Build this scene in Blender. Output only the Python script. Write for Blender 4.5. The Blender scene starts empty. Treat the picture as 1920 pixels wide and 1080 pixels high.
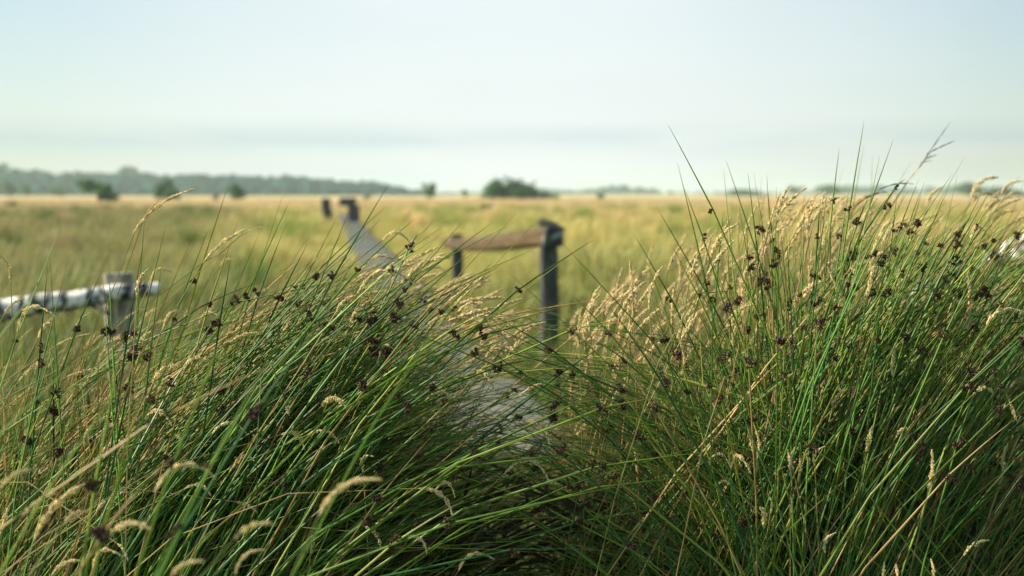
import bpy, math, random
import numpy as np
from mathutils import Vector, Matrix

random.seed(7)
rng = np.random.default_rng(7)
S = bpy.context.scene
COL = S.collection
R = math.radians

# ------------------------------------------------------------------ camera
H = 1.2                      # eye height above the ground
FPX = 50 / 36 * 1920         # focal length in photograph pixels
PITCH = math.atan(178 / FPX)
cam = bpy.data.cameras.new('camera')
cam.lens = 50
cam.sensor_width = 36
cam.clip_start = 0.05
cam.clip_end = 9000
cam.dof.use_dof = True
cam.dof.focus_distance = 1.63
cam.dof.aperture_fstop = 5.8
cam_o = bpy.data.objects.new('camera', cam)
cam_o.location = (0, 0, H)
cam_o.rotation_euler = (math.pi / 2 - PITCH, 0, 0)
COL.objects.link(cam_o)
S.camera = cam_o

# ------------------------------------------------------------------ light
SUN_EL, SUN_AZ = R(34), R(-82)      # azimuth from +Y towards +X
world = bpy.data.worlds.new('World')
S.world = world
world.use_nodes = True
wn, wl = world.node_tree.nodes, world.node_tree.links
bg = wn['Background']
bg.inputs['Strength'].default_value = 0.065
sky = wn.new('ShaderNodeTexSky')
sky.sky_type = 'NISHITA'
sky.sun_disc = False
sky.sun_elevation = SUN_EL
sky.sun_rotation = SUN_AZ


def wnode(t, **kw):
    n = wn.new(t)
    for k, v in kw.items():
        setattr(n, k, v)
    return n


def wmath(op, a, b=None, c=None, clamp=False):
    n = wnode('ShaderNodeMath', operation=op, use_clamp=clamp)
    for i, x in enumerate((a, b, c)):
        if x is None:
            continue
        if isinstance(x, (int, float)):
            n.inputs[i].default_value = x
        else:
            wl.new(x, n.inputs[i])
    return n.outputs[0]


def wmix(f, a, b):
    n = wnode('ShaderNodeMix', data_type='RGBA')
    for i, x in ((0, f), (6, a), (7, b)):
        if isinstance(x, (int, float)):
            n.inputs[i].default_value = x
        elif isinstance(x, tuple):
            n.inputs[i].default_value = (*x, 1)
        else:
            wl.new(x, n.inputs[i])
    return n.outputs[2]


tc = wnode('ShaderNodeTexCoord')
sep = wnode('ShaderNodeSeparateXYZ')
wl.new(tc.outputs['Generated'], sep.inputs[0])
ez = sep.outputs['Z']


def wnoise(scale, detail, vecscale):
    m = wnode('ShaderNodeMapping')
    m.inputs['Scale'].default_value = vecscale
    wl.new(tc.outputs['Generated'], m.inputs[0])
    n = wnode('ShaderNodeTexNoise')
    n.inputs['Scale'].default_value = scale
    n.inputs['Detail'].default_value = detail
    wl.new(m.outputs[0], n.inputs['Vector'])
    return n.outputs['Fac']


# a thin bright veil of high cloud, thinning out towards the zenith
veil_n = wnoise(2.4, 6, (1, 1, 4.5))
veil_col = wmix(wmath('SMOOTH_MIN', wmath('MULTIPLY', ez, 3.2), 1, 0.2), (7.2, 7.6, 7.65), (7.6, 8.1, 8.4))
side = wmath('SMOOTH_MIN', wmath('MULTIPLY', wmath('MULTIPLY', sep.outputs['X'], sep.outputs['X']), 6.0), 0.66, 0.2)
thin = wmath('SUBTRACT', 1.05, wmath('MULTIPLY', wmath('ABSOLUTE', ez), 1.55), clamp=True)
fac = wmath('MULTIPLY', wmath('MULTIPLY_ADD', veil_n, 0.5, 0.68, clamp=True), thin, clamp=True)
fac = wmath('MULTIPLY', fac, wmath('SUBTRACT', 1, side), clamp=True)
tone = wnode('ShaderNodeMix', data_type='RGBA', blend_type='MULTIPLY')
tone.inputs[0].default_value = 1
wl.new(sky.outputs[0], tone.inputs[6])
tone.inputs[7].default_value = (0.92, 1.03, 1.0, 1)
base_sky = wmix(fac, tone.outputs[2], veil_col)
# long low banks of blue grey cloud close above the horizon
bank_n = wnoise(5.5, 6, (1, 1, 9))
low = wmath('SUBTRACT', 1, wmath('ABSOLUTE', wmath('DIVIDE', wmath('SUBTRACT', ez, 0.036), 0.016)), clamp=True)
bank = wmath('MULTIPLY', wmath('MULTIPLY', low, wmath('MULTIPLY_ADD', bank_n, 3.2, -0.85, clamp=True), clamp=True), 0.5)
wl.new(wmix(bank, base_sky, (3.4, 4.6, 5.2)), bg.inputs['Color'])

sun = bpy.data.lights.new('sun', 'SUN')
sun.energy = 5.0
sun.angle = R(1.2)
sun.color = (1.0, 0.86, 0.66)
sun_o = bpy.data.objects.new('sun', sun)
to_sun = Vector((math.sin(SUN_AZ) * math.cos(SUN_EL), math.cos(SUN_AZ) * math.cos(SUN_EL), math.sin(SUN_EL)))
sun_o.rotation_euler = to_sun.to_track_quat('Z', 'Y').to_euler()
sun_o.location = to_sun * 40
COL.objects.link(sun_o)

S.view_settings.view_transform = 'Standard'
S.view_settings.look = 'None'
S.view_settings.exposure = 1.0
S.view_settings.gamma = 1
S.view_settings.use_curve_mapping = False
S.render.engine = 'CYCLES'
S.cycles.use_denoising = True
S.cycles.max_bounces = 6
S.cycles.diffuse_bounces = 3
S.cycles.glossy_bounces = 2
S.cycles.transmission_bounces = 4
S.cycles.transparent_max_bounces = 4
S.cycles.volume_bounces = 1
S.cycles.sample_clamp_indirect = 6

# ------------------------------------------------------------------ helpers
CP, SP = math.cos(PITCH), math.sin(PITCH)


def at(u, v, d):
    """photograph pixel + depth in metres -> point in the place (works on arrays)"""
    u, v, d = np.broadcast_arrays(np.asarray(u, float), np.asarray(v, float), np.asarray(d, float))
    xc, yc = (u - 960) / FPX, -(v - 540) / FPX
    return np.stack([xc * d, (CP + yc * SP) * d, H + (-SP + yc * CP) * d], -1)


def tag(o, label=None, cat=None, group=None, kind=None):
    for k, v in (('label', label), ('category', cat), ('group', group), ('kind', kind)):
        if v:
            o[k] = v
    return o


def empty(name, loc, label, cat, group=None):
    o = bpy.data.objects.new(name, None)
    o.location = loc
    o.empty_display_size = 0.1
    COL.objects.link(o)
    return tag(o, label, cat, group)


def add(name, me, parent=None, loc=(0, 0, 0), mat=None):
    o = bpy.data.objects.new(name, me)
    o.location = loc
    if mat is not None and not me.materials:
        me.materials.append(mat)
    if parent is not None:
        o.parent = parent
    COL.objects.link(o)
    return o


def mesh_np(name, verts, loops, starts, totals, tint=None, smooth=True):
    me = bpy.data.meshes.new(name)
    me.vertices.add(len(verts))
    me.vertices.foreach_set('co', np.ascontiguousarray(verts, np.float32).ravel())
    me.loops.add(len(loops))
    me.loops.foreach_set('vertex_index', np.ascontiguousarray(loops, np.int32))
    me.polygons.add(len(starts))
    me.polygons.foreach_set('loop_start', np.ascontiguousarray(starts, np.int32))
    me.polygons.foreach_set('loop_total', np.ascontiguousarray(totals, np.int32))
    me.polygons.foreach_set('use_smooth', np.full(len(starts), smooth))
    if tint is not None:
        a = me.attributes.new('tint', 'FLOAT_COLOR', 'POINT')
        c = np.ones((len(verts), 4), np.float32)
        c[:, :3] = tint
        a.data.foreach_set('color', c.ravel())
    me.update(calc_edges=True)
    return me


def mesh_faces(name, verts, faces, tint=None, smooth=True):
    faces = np.asarray(faces)
    n, k = faces.shape
    return mesh_np(name, np.asarray(verts), faces.ravel(), np.arange(n) * k, np.full(n, k), tint, smooth)


def unit(a):
    return a / np.maximum(np.linalg.norm(a, axis=-1, keepdims=True), 1e-9)


def tube_arrays(P, rad, sides=3):
    """P (n,k,3) polylines, rad (n,k) -> verts (n*k*sides,3), quads"""
    n, k, _ = P.shape
    t = unit(np.gradient(P, axis=1))
    ref = unit(rng.normal(size=(n, 1, 3)))
    s = unit(np.cross(t, ref))
    b = np.cross(t, s)
    ang = np.arange(sides) * 2 * math.pi / sides
    ring = (s[:, :, None] * np.cos(ang)[None, None, :, None] + b[:, :, None] * np.sin(ang)[None, None, :, None])
    V = P[:, :, None] + ring * rad[:, :, None, None]
    idx = np.arange(n * k * sides).reshape(n, k, sides)
    a = idx[:, :-1]
    c = idx[:, 1:]
    Q = np.stack([a, np.roll(a, -1, 2), np.roll(c, -1, 2), c], -1).reshape(-1, 4)
    return V.reshape(-1, 3), Q


def ribbon_arrays(P, half):
    """flat blades: P (n,k,3), half widths (n,k)"""
    n, k, _ = P.shape
    t = unit(np.gradient(P, axis=1))
    ang = rng.uniform(0, 2 * math.pi, n)
    ref = np.stack([np.cos(ang), np.sin(ang), 0.25 * rng.normal(size=n)], -1)[:, None]
    s = unit(ref - t * (t * ref).sum(-1, keepdims=True))
    V = np.stack([P - s * half[..., None], P + s * half[..., None]], 2)
    idx = np.arange(n * k * 2).reshape(n, k, 2)
    Q = np.stack([idx[:, :-1, 0], idx[:, :-1, 1], idx[:, 1:, 1], idx[:, 1:, 0]], -1).reshape(-1, 4)
    return V.reshape(-1, 3), Q


def curve_pts(B, C, P, T, k1=7, k2=4, droop=0.0):
    """quadratic B-C-P, then on to T"""
    t = np.linspace(0, 1, k1)[None, :, None]
    B, C, P, T = (np.asarray(x, float)[:, None] for x in (B, C, P, T))
    q = (1 - t) ** 2 * B + 2 * t * (1 - t) * C + t ** 2 * P
    s = np.linspace(0, 1, k2 + 1)[None, 1:, None]
    e = P + (T - P) * s
    e = e + np.array([0, 0, -1.0]) * (np.asarray(droop).reshape(-1, 1, 1) * s ** 2)
    return np.concatenate([q, e], 1)


# ------------------------------------------------------------------ materials
def material(name):
    m = bpy.data.materials.new(name)
    m.use_nodes = True
    nt = m.node_tree
    nt.nodes.clear()
    return m, nt.nodes, nt.links


def leaf_material(name, rough=0.45, trans=0.35, spec=0.4, tint_gain=(1, 1, 1)):
    m, n, l = material(name)
    a = n.new('ShaderNodeAttribute')
    a.attribute_name = 'tint'
    mul = n.new('ShaderNodeMix')
    mul.data_type = 'RGBA'
    mul.blend_type = 'MULTIPLY'
    mul.inputs[0].default_value = 1
    mul.inputs[7].default_value = (*tint_gain, 1)
    l.new(a.outputs['Color'], mul.inputs[6])
    p = n.new('ShaderNodeBsdfPrincipled')
    p.inputs['Roughness'].default_value = rough
    p.inputs['Specular IOR Level'].default_value = spec
    l.new(mul.outputs[2], p.inputs['Base Color'])
    t = n.new('ShaderNodeBsdfTranslucent')
    l.new(mul.outputs[2], t.inputs['Color'])
    mx = n.new('ShaderNodeMixShader')
    mx.inputs[0].default_value = trans
    l.new(p.outputs[0], mx.inputs[1])
    l.new(t.outputs[0], mx.inputs[2])
    o = n.new('ShaderNodeOutputMaterial')
    l.new(mx.outputs[0], o.inputs[0])
    return m


M_RUSH = leaf_material('rush_green', 0.42, 0.32, 0.25)
M_BLADE = leaf_material('grass_blade', 0.55, 0.42, 0.2)
M_PLUME = leaf_material('dry_plume', 0.8, 0.45, 0.12)
M_HEAD = leaf_material('brown_seed_cluster', 0.7, 0.08, 0.25)
M_LEAF = leaf_material('tree_leaf', 0.55, 0.3, 0.3)


def wood_material(name, c1, c2, c3, scale=(3, 3, 14), rough=0.75, lichen=None):
    m, n, l = material(name)
    tcn = n.new('ShaderNodeTexCoord')
    mp = n.new('ShaderNodeMapping')
    mp.inputs['Scale'].default_value = scale
    l.new(tcn.outputs['Object'], mp.inputs[0])
    nz = n.new('ShaderNodeTexNoise')
    nz.inputs['Scale'].default_value = 4
    nz.inputs['Detail'].default_value = 8
    nz.inputs['Roughness'].default_value = 0.7
    l.new(mp.outputs[0], nz.inputs['Vector'])
    rp = n.new('ShaderNodeValToRGB')
    rp.color_ramp.elements[0].position = 0.3
    rp.color_ramp.elements[0].color = (*c1, 1)
    rp.color_ramp.elements[1].position = 0.72
    rp.color_ramp.elements[1].color = (*c3, 1)
    e = rp.color_ramp.elements.new(0.5)
    e.color = (*c2, 1)
    rp.color_ramp.elements[0].position = 0.37
    rp.color_ramp.elements[2].position = 0.64
    l.new(nz.outputs['Fac'], rp.inputs[0])
    col = rp.outputs[0]
    if lichen:
        n2 = n.new('ShaderNodeTexNoise')
        n2.inputs['Scale'].default_value = 22
        n2.inputs['Detail'].default_value = 5
        l.new(tcn.outputs['Object'], n2.inputs['Vector'])
        r2 = n.new('ShaderNodeValToRGB')
        r2.color_ramp.elements[0].position = lichen[1]
        r2.color_ramp.elements[1].position = lichen[1] + 0.08
        l.new(n2.outputs['Fac'], r2.inputs[0])
        mx = n.new('ShaderNodeMix')
        mx.data_type = 'RGBA'
        l.new(r2.outputs[0], mx.inputs[0])
        l.new(col, mx.inputs[6])
        mx.inputs[7].default_value = (*lichen[0], 1)
        col = mx.outputs[2]
    p = n.new('ShaderNodeBsdfPrincipled')
    p.inputs['Roughness'].default_value = rough
    p.inputs['Specular IOR Level'].default_value = 0.2
    l.new(col, p.inputs['Base Color'])
    bp = n.new('ShaderNodeBump')
    bp.inputs['Strength'].default_value = 0.5
    bp.inputs['Distance'].default_value = 0.01
    l.new(nz.outputs['Fac'], bp.inputs['Height'])
    l.new(bp.outputs[0], p.inputs['Normal'])
    o = n.new('ShaderNodeOutputMaterial')
    l.new(p.outputs[0], o.inputs[0])
    return m


M_POST = wood_material('dark_post_wood', (0.026, 0.034, 0.034), (0.07, 0.08, 0.075), (0.14, 0.135, 0.115), (10, 10, 2))
M_RAIL = wood_material('brown_rail_wood', (0.03, 0.022, 0.012), (0.09, 0.06, 0.026), (0.20, 0.145, 0.068), (9, 4, 9), lichen=((0.035, 0.028, 0.016), 0.56))
M_ENDGRAIN = wood_material('lichened_end_grain', (0.03, 0.04, 0.035), (0.06, 0.07, 0.06), (0.10, 0.11, 0.09), (8, 8, 8),
                           lichen=((0.30, 0.36, 0.30), 0.53))
M_PLANK = wood_material('grey_plank_wood', (0.05, 0.058, 0.045), (0.15, 0.165, 0.135), (0.28, 0.30, 0.245), (2, 14, 14), 0.6)
M_GREY = wood_material('grey_post_wood', (0.15, 0.15, 0.12), (0.26, 0.26, 0.21), (0.36, 0.35, 0.29), (10, 10, 2),
                       lichen=((0.2, 0.24, 0.15), 0.62))
M_FARPOST = wood_material('blue_grey_wood', (0.035, 0.042, 0.05), (0.07, 0.08, 0.09), (0.11, 0.12, 0.13), (6, 6, 2))

m, n, l = material('birch_bark')
a = n.new('ShaderNodeAttribute')
a.attribute_name = 'tint'
nz = n.new('ShaderNodeTexNoise')
nz.inputs['Scale'].default_value = 30
nz.inputs['Detail'].default_value = 6
tcn = n.new('ShaderNodeTexCoord')
mp = n.new('ShaderNodeMapping')
mp.inputs['Scale'].default_value = (1, 1, 1)
l.new(tcn.outputs['Object'], mp.inputs[0])
l.new(mp.outputs[0], nz.inputs['Vector'])
rp = n.new('ShaderNodeValToRGB')
rp.color_ramp.elements[0].position = 0.34
rp.color_ramp.elements[0].color = (0.12, 0.11, 0.1, 1)
rp.color_ramp.elements[1].position = 0.46
l.new(nz.outputs['Fac'], rp.inputs[0])
mx = n.new('ShaderNodeMix')
mx.data_type = 'RGBA'
mx.blend_type = 'MULTIPLY'
mx.inputs[0].default_value = 1
l.new(a.outputs['Color'], mx.inputs[6])
l.new(rp.outputs[0], mx.inputs[7])
p = n.new('ShaderNodeBsdfPrincipled')
p.inputs['Roughness'].default_value = 0.6
l.new(mx.outputs[2], p.inputs['Base Color'])
o = n.new('ShaderNodeOutputMaterial')
l.new(p.outputs[0], o.inputs[0])
M_BIRCH = m

# ground: olive green meadow soil and thatch, dry straw colour far out
def field_colour(n, l, pos):
    """colour of the meadow as a function of place: green near (deepened to carry tussock shade), straw beyond ~85 m, browner to the west"""
    sx = n.new('ShaderNodeSeparateXYZ')
    l.new(pos, sx.inputs[0])

    def mth(op, a, b=None, c=None, clamp=False):
        q = n.new('ShaderNodeMath')
        q.operation = op
        q.use_clamp = clamp
        for i, x in enumerate((a, b, c)):
            if x is None:
                continue
            if isinstance(x, (int, float)):
                q.inputs[i].default_value = x
            else:
                l.new(x, q.inputs[i])
        return q.outputs[0]

    def mix(f, a, b):
        q = n.new('ShaderNodeMix')
        q.data_type = 'RGBA'
        for i, x in ((0, f), (6, a), (7, b)):
            if isinstance(x, tuple):
                q.inputs[i].default_value = (*x, 1)
            else:
                l.new(x, q.inputs[i])
        return q.outputs[2]

    def nz(scale, sc=(1, 1, 1), det=3):
        mp = n.new('ShaderNodeMapping')
        mp.inputs['Scale'].default_value = sc
        l.new(pos, mp.inputs[0])
        q = n.new('ShaderNodeTexNoise')
        q.inputs['Scale'].default_value = scale
        q.inputs['Detail'].default_value = det
        l.new(mp.outputs[0], q.inputs['Vector'])
        return q.outputs['Fac']

    big = nz(0.06, (1, 0.45, 1))
    small = nz(0.4, (1, 0.7, 1), 4)
    green = mix(mth('MULTIPLY_ADD', small, 1.7, -0.4, True), (0.05, 0.115, 0.022), (0.15, 0.20, 0.042))
    yellow = mix(mth('MULTIPLY_ADD', small, 1.6, -0.35, True), (0.33, 0.345, 0.09), (0.42, 0.40, 0.14))
    brown = mix(mth('MULTIPLY_ADD', small, 1.6, -0.35, True), (0.10, 0.135, 0.042), (0.22, 0.23, 0.09))
    straw = mix(mth('MULTIPLY_ADD', big, 2.0, -0.5, True), (0.41, 0.35, 0.16), (0.50, 0.43, 0.22))
    far = mth('MULTIPLY_ADD', mth('MULTIPLY_ADD', big, 60, sx.outputs['Y']), 1 / 60, -82 / 60, True)
    mid = mth('MULTIPLY_ADD', sx.outputs['Y'], 1 / 16, -0.36, True)
    west = mth('MULTIPLY_ADD', mth('MULTIPLY_ADD', sx.outputs['Y'], -0.17, mth('MULTIPLY', sx.outputs['X'], -1)), 0.42, 0.1, True)
    west = mth('MULTIPLY', west, 0.78)
    c = mix(mid, green, yellow)
    c = mix(west, c, brown)
    return mix(far, c, straw)


m, n, l = material('meadow_ground')
g = n.new('ShaderNodeNewGeometry')
c = field_colour(n, l, g.outputs['Position'])
p = n.new('ShaderNodeBsdfPrincipled')
p.inputs['Roughness'].default_value = 0.95
p.inputs['Specular IOR Level'].default_value = 0.1
l.new(c, p.inputs['Base Color'])
o = n.new('ShaderNodeOutputMaterial')
l.new(p.outputs[0], o.inputs[0])
M_GROUND = m

m, n, l = material('meadow_blades')
a = n.new('ShaderNodeAttribute')
a.attribute_name = 'tint'
oi = n.new('ShaderNodeObjectInfo')
c = field_colour(n, l, oi.outputs['Location'])
mx = n.new('ShaderNodeMix')
mx.data_type = 'RGBA'
mx.blend_type = 'MULTIPLY'
mx.inputs[0].default_value = 1
l.new(c, mx.inputs[6])
l.new(a.outputs['Color'], mx.inputs[7])
p = n.new('ShaderNodeBsdfPrincipled')
p.inputs['Roughness'].default_value = 0.6
p.inputs['Specular IOR Level'].default_value = 0.25
l.new(mx.outputs[2], p.inputs['Base Color'])
t = n.new('ShaderNodeBsdfTranslucent')
l.new(mx.outputs[2], t.inputs['Color'])
ms = n.new('ShaderNodeMixShader')
ms.inputs[0].default_value = 0.4
l.new(p.outputs[0], ms.inputs[1])
l.new(t.outputs[0], ms.inputs[2])
o = n.new('ShaderNodeOutputMaterial')
l.new(ms.outputs[0], o.inputs[0])
M_MEADOW = m

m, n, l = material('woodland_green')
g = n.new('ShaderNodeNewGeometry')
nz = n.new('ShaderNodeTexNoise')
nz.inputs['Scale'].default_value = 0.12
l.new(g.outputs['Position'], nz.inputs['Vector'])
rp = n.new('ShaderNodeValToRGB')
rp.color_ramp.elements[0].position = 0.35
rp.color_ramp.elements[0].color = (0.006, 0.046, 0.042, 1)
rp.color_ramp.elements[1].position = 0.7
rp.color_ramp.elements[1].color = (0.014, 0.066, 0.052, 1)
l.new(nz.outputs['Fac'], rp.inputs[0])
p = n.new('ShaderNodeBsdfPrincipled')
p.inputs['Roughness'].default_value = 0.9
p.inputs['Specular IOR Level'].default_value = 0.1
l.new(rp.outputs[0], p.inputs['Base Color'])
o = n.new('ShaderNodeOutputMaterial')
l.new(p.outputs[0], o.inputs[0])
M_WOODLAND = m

# ------------------------------------------------------------------ ground and hills
def grid_mesh(name, xs, ys, zf):
    X, Y = np.meshgrid(xs, ys)
    Z = zf(X, Y)
    V = np.stack([X, Y, Z], -1).reshape(-1, 3)
    ny, nx = X.shape
    i = np.arange(ny * nx).reshape(ny, nx)
    Q = np.stack([i[:-1, :-1], i[:-1, 1:], i[1:, 1:], i[1:, :-1]], -1).reshape(-1, 4)
    return mesh_faces(name, V, Q)


def geo(a, b, k):
    return a * (b / a) ** np.linspace(0, 1, k)


xs = np.concatenate([-geo(0.3, 2900, 60)[::-1], geo(0.3, 2900, 60)])
ys = np.concatenate([-geo(0.3, 150, 12)[::-1], geo(0.3, 2900, 90)])


def ground_z(X, Y):
    return 0.035 * np.sin(X * 1.3 + 0.4) * np.sin(Y * 0.9) * np.clip((40 - Y) / 30, 0, 1) - 0.02


tag(add('ground', grid_mesh('ground', xs, ys, ground_z), None, (0, 0, 0), M_GROUND), kind='structure')

RIDGE_U = np.array([-900, -300, 0, 120, 250, 320, 450, 600, 720, 770, 830, 1200])
RIDGE_PX = np.array([50, 48, 44, 42, 36, 32, 27, 22, 14, 6, 0, 0])


def ridge_h(X, Y):
    u = 960 + X / Y * FPX
    return np.interp(u, RIDGE_U, RIDGE_PX) * 760 / FPX


def hills_z(X, Y):
    s = np.clip((Y - 640) / 120, 0, 1)
    s = s * s * (3 - 2 * s)
    e = np.clip((1500 - Y) / 500, 0, 1)
    return ridge_h(X, np.full_like(Y, 760.0)) * 0.62 * s * e - 0.3


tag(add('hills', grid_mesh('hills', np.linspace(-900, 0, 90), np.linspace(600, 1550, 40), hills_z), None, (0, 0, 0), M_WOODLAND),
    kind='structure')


def ico(sub=1):
    import bmesh
    bm = bmesh.new()
    bmesh.ops.create_icosphere(bm, subdivisions=sub, radius=1)
    V = np.array([v.co[:] for v in bm.verts])
    Fc = np.array([[v.index for v in f.verts] for f in bm.faces])
    bm.free()
    return V, Fc


IV, IF = ico(2)


def blobs(name, C, rad, sq):
    n, k = len(C), len(IV)
    V = IV[None] * (1 + 0.13 * rng.normal(size=(n, k, 1)))
    V = V * rad[:, None, None] * np.stack([np.ones(n), np.ones(n), sq], -1)[:, None] + C[:, None]
    Fc = (IF[None] + (np.arange(n) * k)[:, None, None]).reshape(-1, 3)
    return mesh_faces(name, V.reshape(-1, 3), Fc, smooth=False)


# wooded slope on the left
nl = 1500
Y = 640 + 125 * rng.random(nl) ** 0.8
X = rng.uniform(-520, -45, nl)
Z = hills_z(X, Y)
rad = rng.uniform(2.2, 4.4, nl) * np.interp(ridge_h(X, Y), [0, 6], [0.35, 1])
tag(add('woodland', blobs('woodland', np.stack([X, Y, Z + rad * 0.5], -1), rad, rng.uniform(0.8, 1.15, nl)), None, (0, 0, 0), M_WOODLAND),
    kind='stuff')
# low tree line along the far horizon
nl = 800
X = rng.uniform(-330, 1000, nl)
Y = rng.uniform(1280, 1460, nl)
hgt = 2.6 + 1.8 * np.sin(X * 0.021) + 1.6 * np.sin(X * 0.06 + 1)
rad = np.clip(hgt, 1.6, 9) * rng.uniform(0.7, 1.15, nl)
tag(add('far_treeline', blobs('far_treeline', np.stack([X, Y, rad * 0.6], -1), rad, rng.uniform(0.7, 1.0, nl)), None, (0, 0, 0), M_WOODLAND),
    kind='stuff')

# ------------------------------------------------------------------ trees and bushes
TREE_MESH = {}


def crown_mesh(name, shape, nleaf, leaf):
    """leaf clumps through the crown volume; unit box: x,y in -.5..+.5, z 0..1"""
    lumps = []
    if shape == 'round':
        for _ in range(11):
            a_, r_ = rng.uniform(0, 6.28), rng.uniform(0.05, 0.3)
            lumps.append((r_ * math.cos(a_), r_ * math.sin(a_), rng.uniform(0.3, 0.78), rng.uniform(0.16, 0.26)))
    elif shape == 'cone':
        for i in range(14):
            z = rng.uniform(0.12, 0.88)
            r_ = 0.34 * (1 - z) ** 0.8
            a_ = rng.uniform(0, 6.28)
            lumps.append((r_ * math.cos(a_), r_ * math.sin(a_), z, 0.08 + 0.17 * (1 - z)))
        lumps += [(0.27, 0.05, 0.25, 0.2), (0.36, -0.05, 0.2, 0.13)]
    elif shape == 'pair':
        for _ in range(8):
            lumps.append((-0.27 + rng.normal() * 0.1, rng.normal() * 0.12, rng.uniform(0.5, 0.8), rng.uniform(0.13, 0.2)))
        for _ in range(10):
            lumps.append((0.2 + rng.normal() * 0.11, rng.normal() * 0.12, rng.uniform(0.18, 0.62), rng.uniform(0.15, 0.22)))
    else:  # long mound, high on the left, running out low to the right
        for _ in range(34):
            x = rng.uniform(-0.42, 0.46)
            top = np.interp(x, [-0.5, -0.4, -0.2, -0.1, 0.1, 0.3, 0.5], [0.3, 0.62, 0.9, 0.92, 0.66, 0.36, 0.14])
            r_ = 0.085 + 0.05 * rng.random()
            lumps.append((x, rng.normal() * 0.13, rng.uniform(0.05, max(0.07, top - r_ * 1.9)), r_))
    L = np.array(lumps)
    w = L[:, 3] ** 2
    pick = rng.choice(len(L), nleaf, p=w / w.sum())
    d = unit(rng.normal(size=(nleaf, 3)))
    asp = 1.0 if shape != 'mound' else 1.8
    P = L[pick, :3] + d * np.array([1, 1, asp]) * (L[pick, 3] * rng.uniform(0.45, 1.06, nleaf))[:, None]
    P[:, 2] = np.clip(P[:, 2], 0.0, 1.02)
    nrm = unit(d + 0.7 * rng.normal(size=(nleaf, 3)))
    s = unit(np.cross(nrm, rng.normal(size=(nleaf, 3))))
    b = np.cross(nrm, s)
    sz = leaf * rng.uniform(0.6, 1.3, (nleaf, 1))
    V = np.stack([P - s * sz, P - b * sz * 0.6, P + s * sz, P + b * sz * 0.6], 1)
    tone = rng.uniform(0, 1, (len(L), 1))[pick] * 0.6 + 0.4 * rng.random((nleaf, 1))
    T = np.array([0.04, 0.125, 0.05]) + tone * np.array([0.07, 0.11, 0.025])
    return mesh_faces(name, V.reshape(-1, 3), np.arange(nleaf * 4).reshape(-1, 4), np.repeat(T, 4, 0), smooth=False)


for shp in ('round', 'cone', 'pair', 'mound'):
    TREE_MESH[shp] = crown_mesh('crown_' + shp, shp, 4200 if shp == 'mound' else 2200, 0.04 if shp != 'mound' else 0.03)
    TREE_MESH[shp].materials.append(M_LEAF)
m, n, l = material('trunk_bark')
nz = n.new('ShaderNodeTexNoise')
nz.inputs['Scale'].default_value = 9
rp = n.new('ShaderNodeValToRGB')
rp.color_ramp.elements[0].color = (0.05, 0.04, 0.03, 1)
rp.color_ramp.elements[1].color = (0.14, 0.12, 0.09, 1)
l.new(nz.outputs['Fac'], rp.inputs[0])
p = n.new('ShaderNodeBsdfPrincipled')
p.inputs['Roughness'].default_value = 0.9
l.new(rp.outputs[0], p.inputs['Base Color'])
o = n.new('ShaderNodeOutputMaterial')
l.new(p.outputs[0], o.inputs[0])
M_TRUNK = m


def tree(name, label, cat, u, vb, w, h, shape, d, trunk_share=0.12, group='trees and bushes across the meadow', z0=0.0):
    """w, h in photograph pixels at distance d"""
    W, Ht = 1.15 * w * d / FPX, 1.22 * h * d / FPX
    x = (u - 960) / FPX * d
    t = empty(name, (x, d, z0), label, cat, group)
    rot = 0 if shape in ('mound', 'pair', 'cone') else random.uniform(0, 6.28)
    c = add('crown', TREE_MESH[shape], t, (0, 0, Ht * trunk_share))
    c.scale = (W, W if shape != 'mound' else W * 0.7, Ht * (1 - trunk_share))
    c.rotation_euler = (0, 0, rot)
    k = 6
    zz = np.linspace(-0.05, Ht * 0.62, k)
    P = np.stack([0.04 * W * np.sin(zz * 2), 0.03 * W * np.cos(zz * 1.7), zz], -1)[None]
    V, Q = tube_arrays(P, np.linspace(0.05, 0.02, k)[None] * W, 7)
    add('trunk', mesh_faces('trunk', V, Q), t, (0, 0, 0), M_TRUNK)
    lim = []
    for j in range(3):
        a_ = random.uniform(0, 6.28)
        e = np.array([0.25 * W * math.cos(a_), 0.25 * W * math.sin(a_), Ht * random.uniform(0.55, 0.75)])
        s0 = np.array([0, 0, Ht * random.uniform(0.15, 0.35)])
        lim.append(s0 + (e - s0) * np.linspace(0, 1, 4)[:, None])
    V, Q = tube_arrays(np.array(lim), np.tile(np.linspace(0.022, 0.008, 4) * W, (3, 1)), 5)
    add('limb', mesh_faces('limb', V, Q), t, (0, 0, 0), M_TRUNK)
    return t


tree('bush', 'big dark green bush sloping down to the right, alone on the straw horizon', 'bush', 972, 379, 128, 50, 'mound', 190, 0.0)
tree('tree', 'small round tree with a short trunk, just left of the big sloping bush', 'tree', 802, 377, 30, 29, 'round', 215, 0.12)
tree('tree', 'dark pointed tree with a low shoulder, behind the arching twin seed head', 'tree', 312, 379, 48, 42, 'cone', 180, 0.05)
tree('tree', 'round dark tree between the pointed tree and the far handrails', 'tree', 445, 382, 36, 31, 'round', 165, 0.1)
tree('bush', 'wide two-lobed bush with its lower lobe on the right, left of the pointed tree', 'bush', 185, 390, 64, 50, 'pair', 125, 0.08)
tree('bush', 'small green bush in the yellow meadow below the big sloping bush', 'bush', 915, 409, 26, 23, 'round', 68, 0.05)
tree('bush', 'low faint bush right of the handrail in the yellow meadow', 'bush', 1160, 404, 34, 15, 'round', 76, 0.0)
tree('bush', 'low faint bush far right of the handrail, behind the leaning rush stem', 'bush', 1266, 403, 30, 15, 'round', 78, 0.0)
tree('bush', 'tiny upright bush on straw between the pointed and the round dark tree', 'bush', 405, 385, 13, 19, 'round', 150, 0.05)
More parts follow.
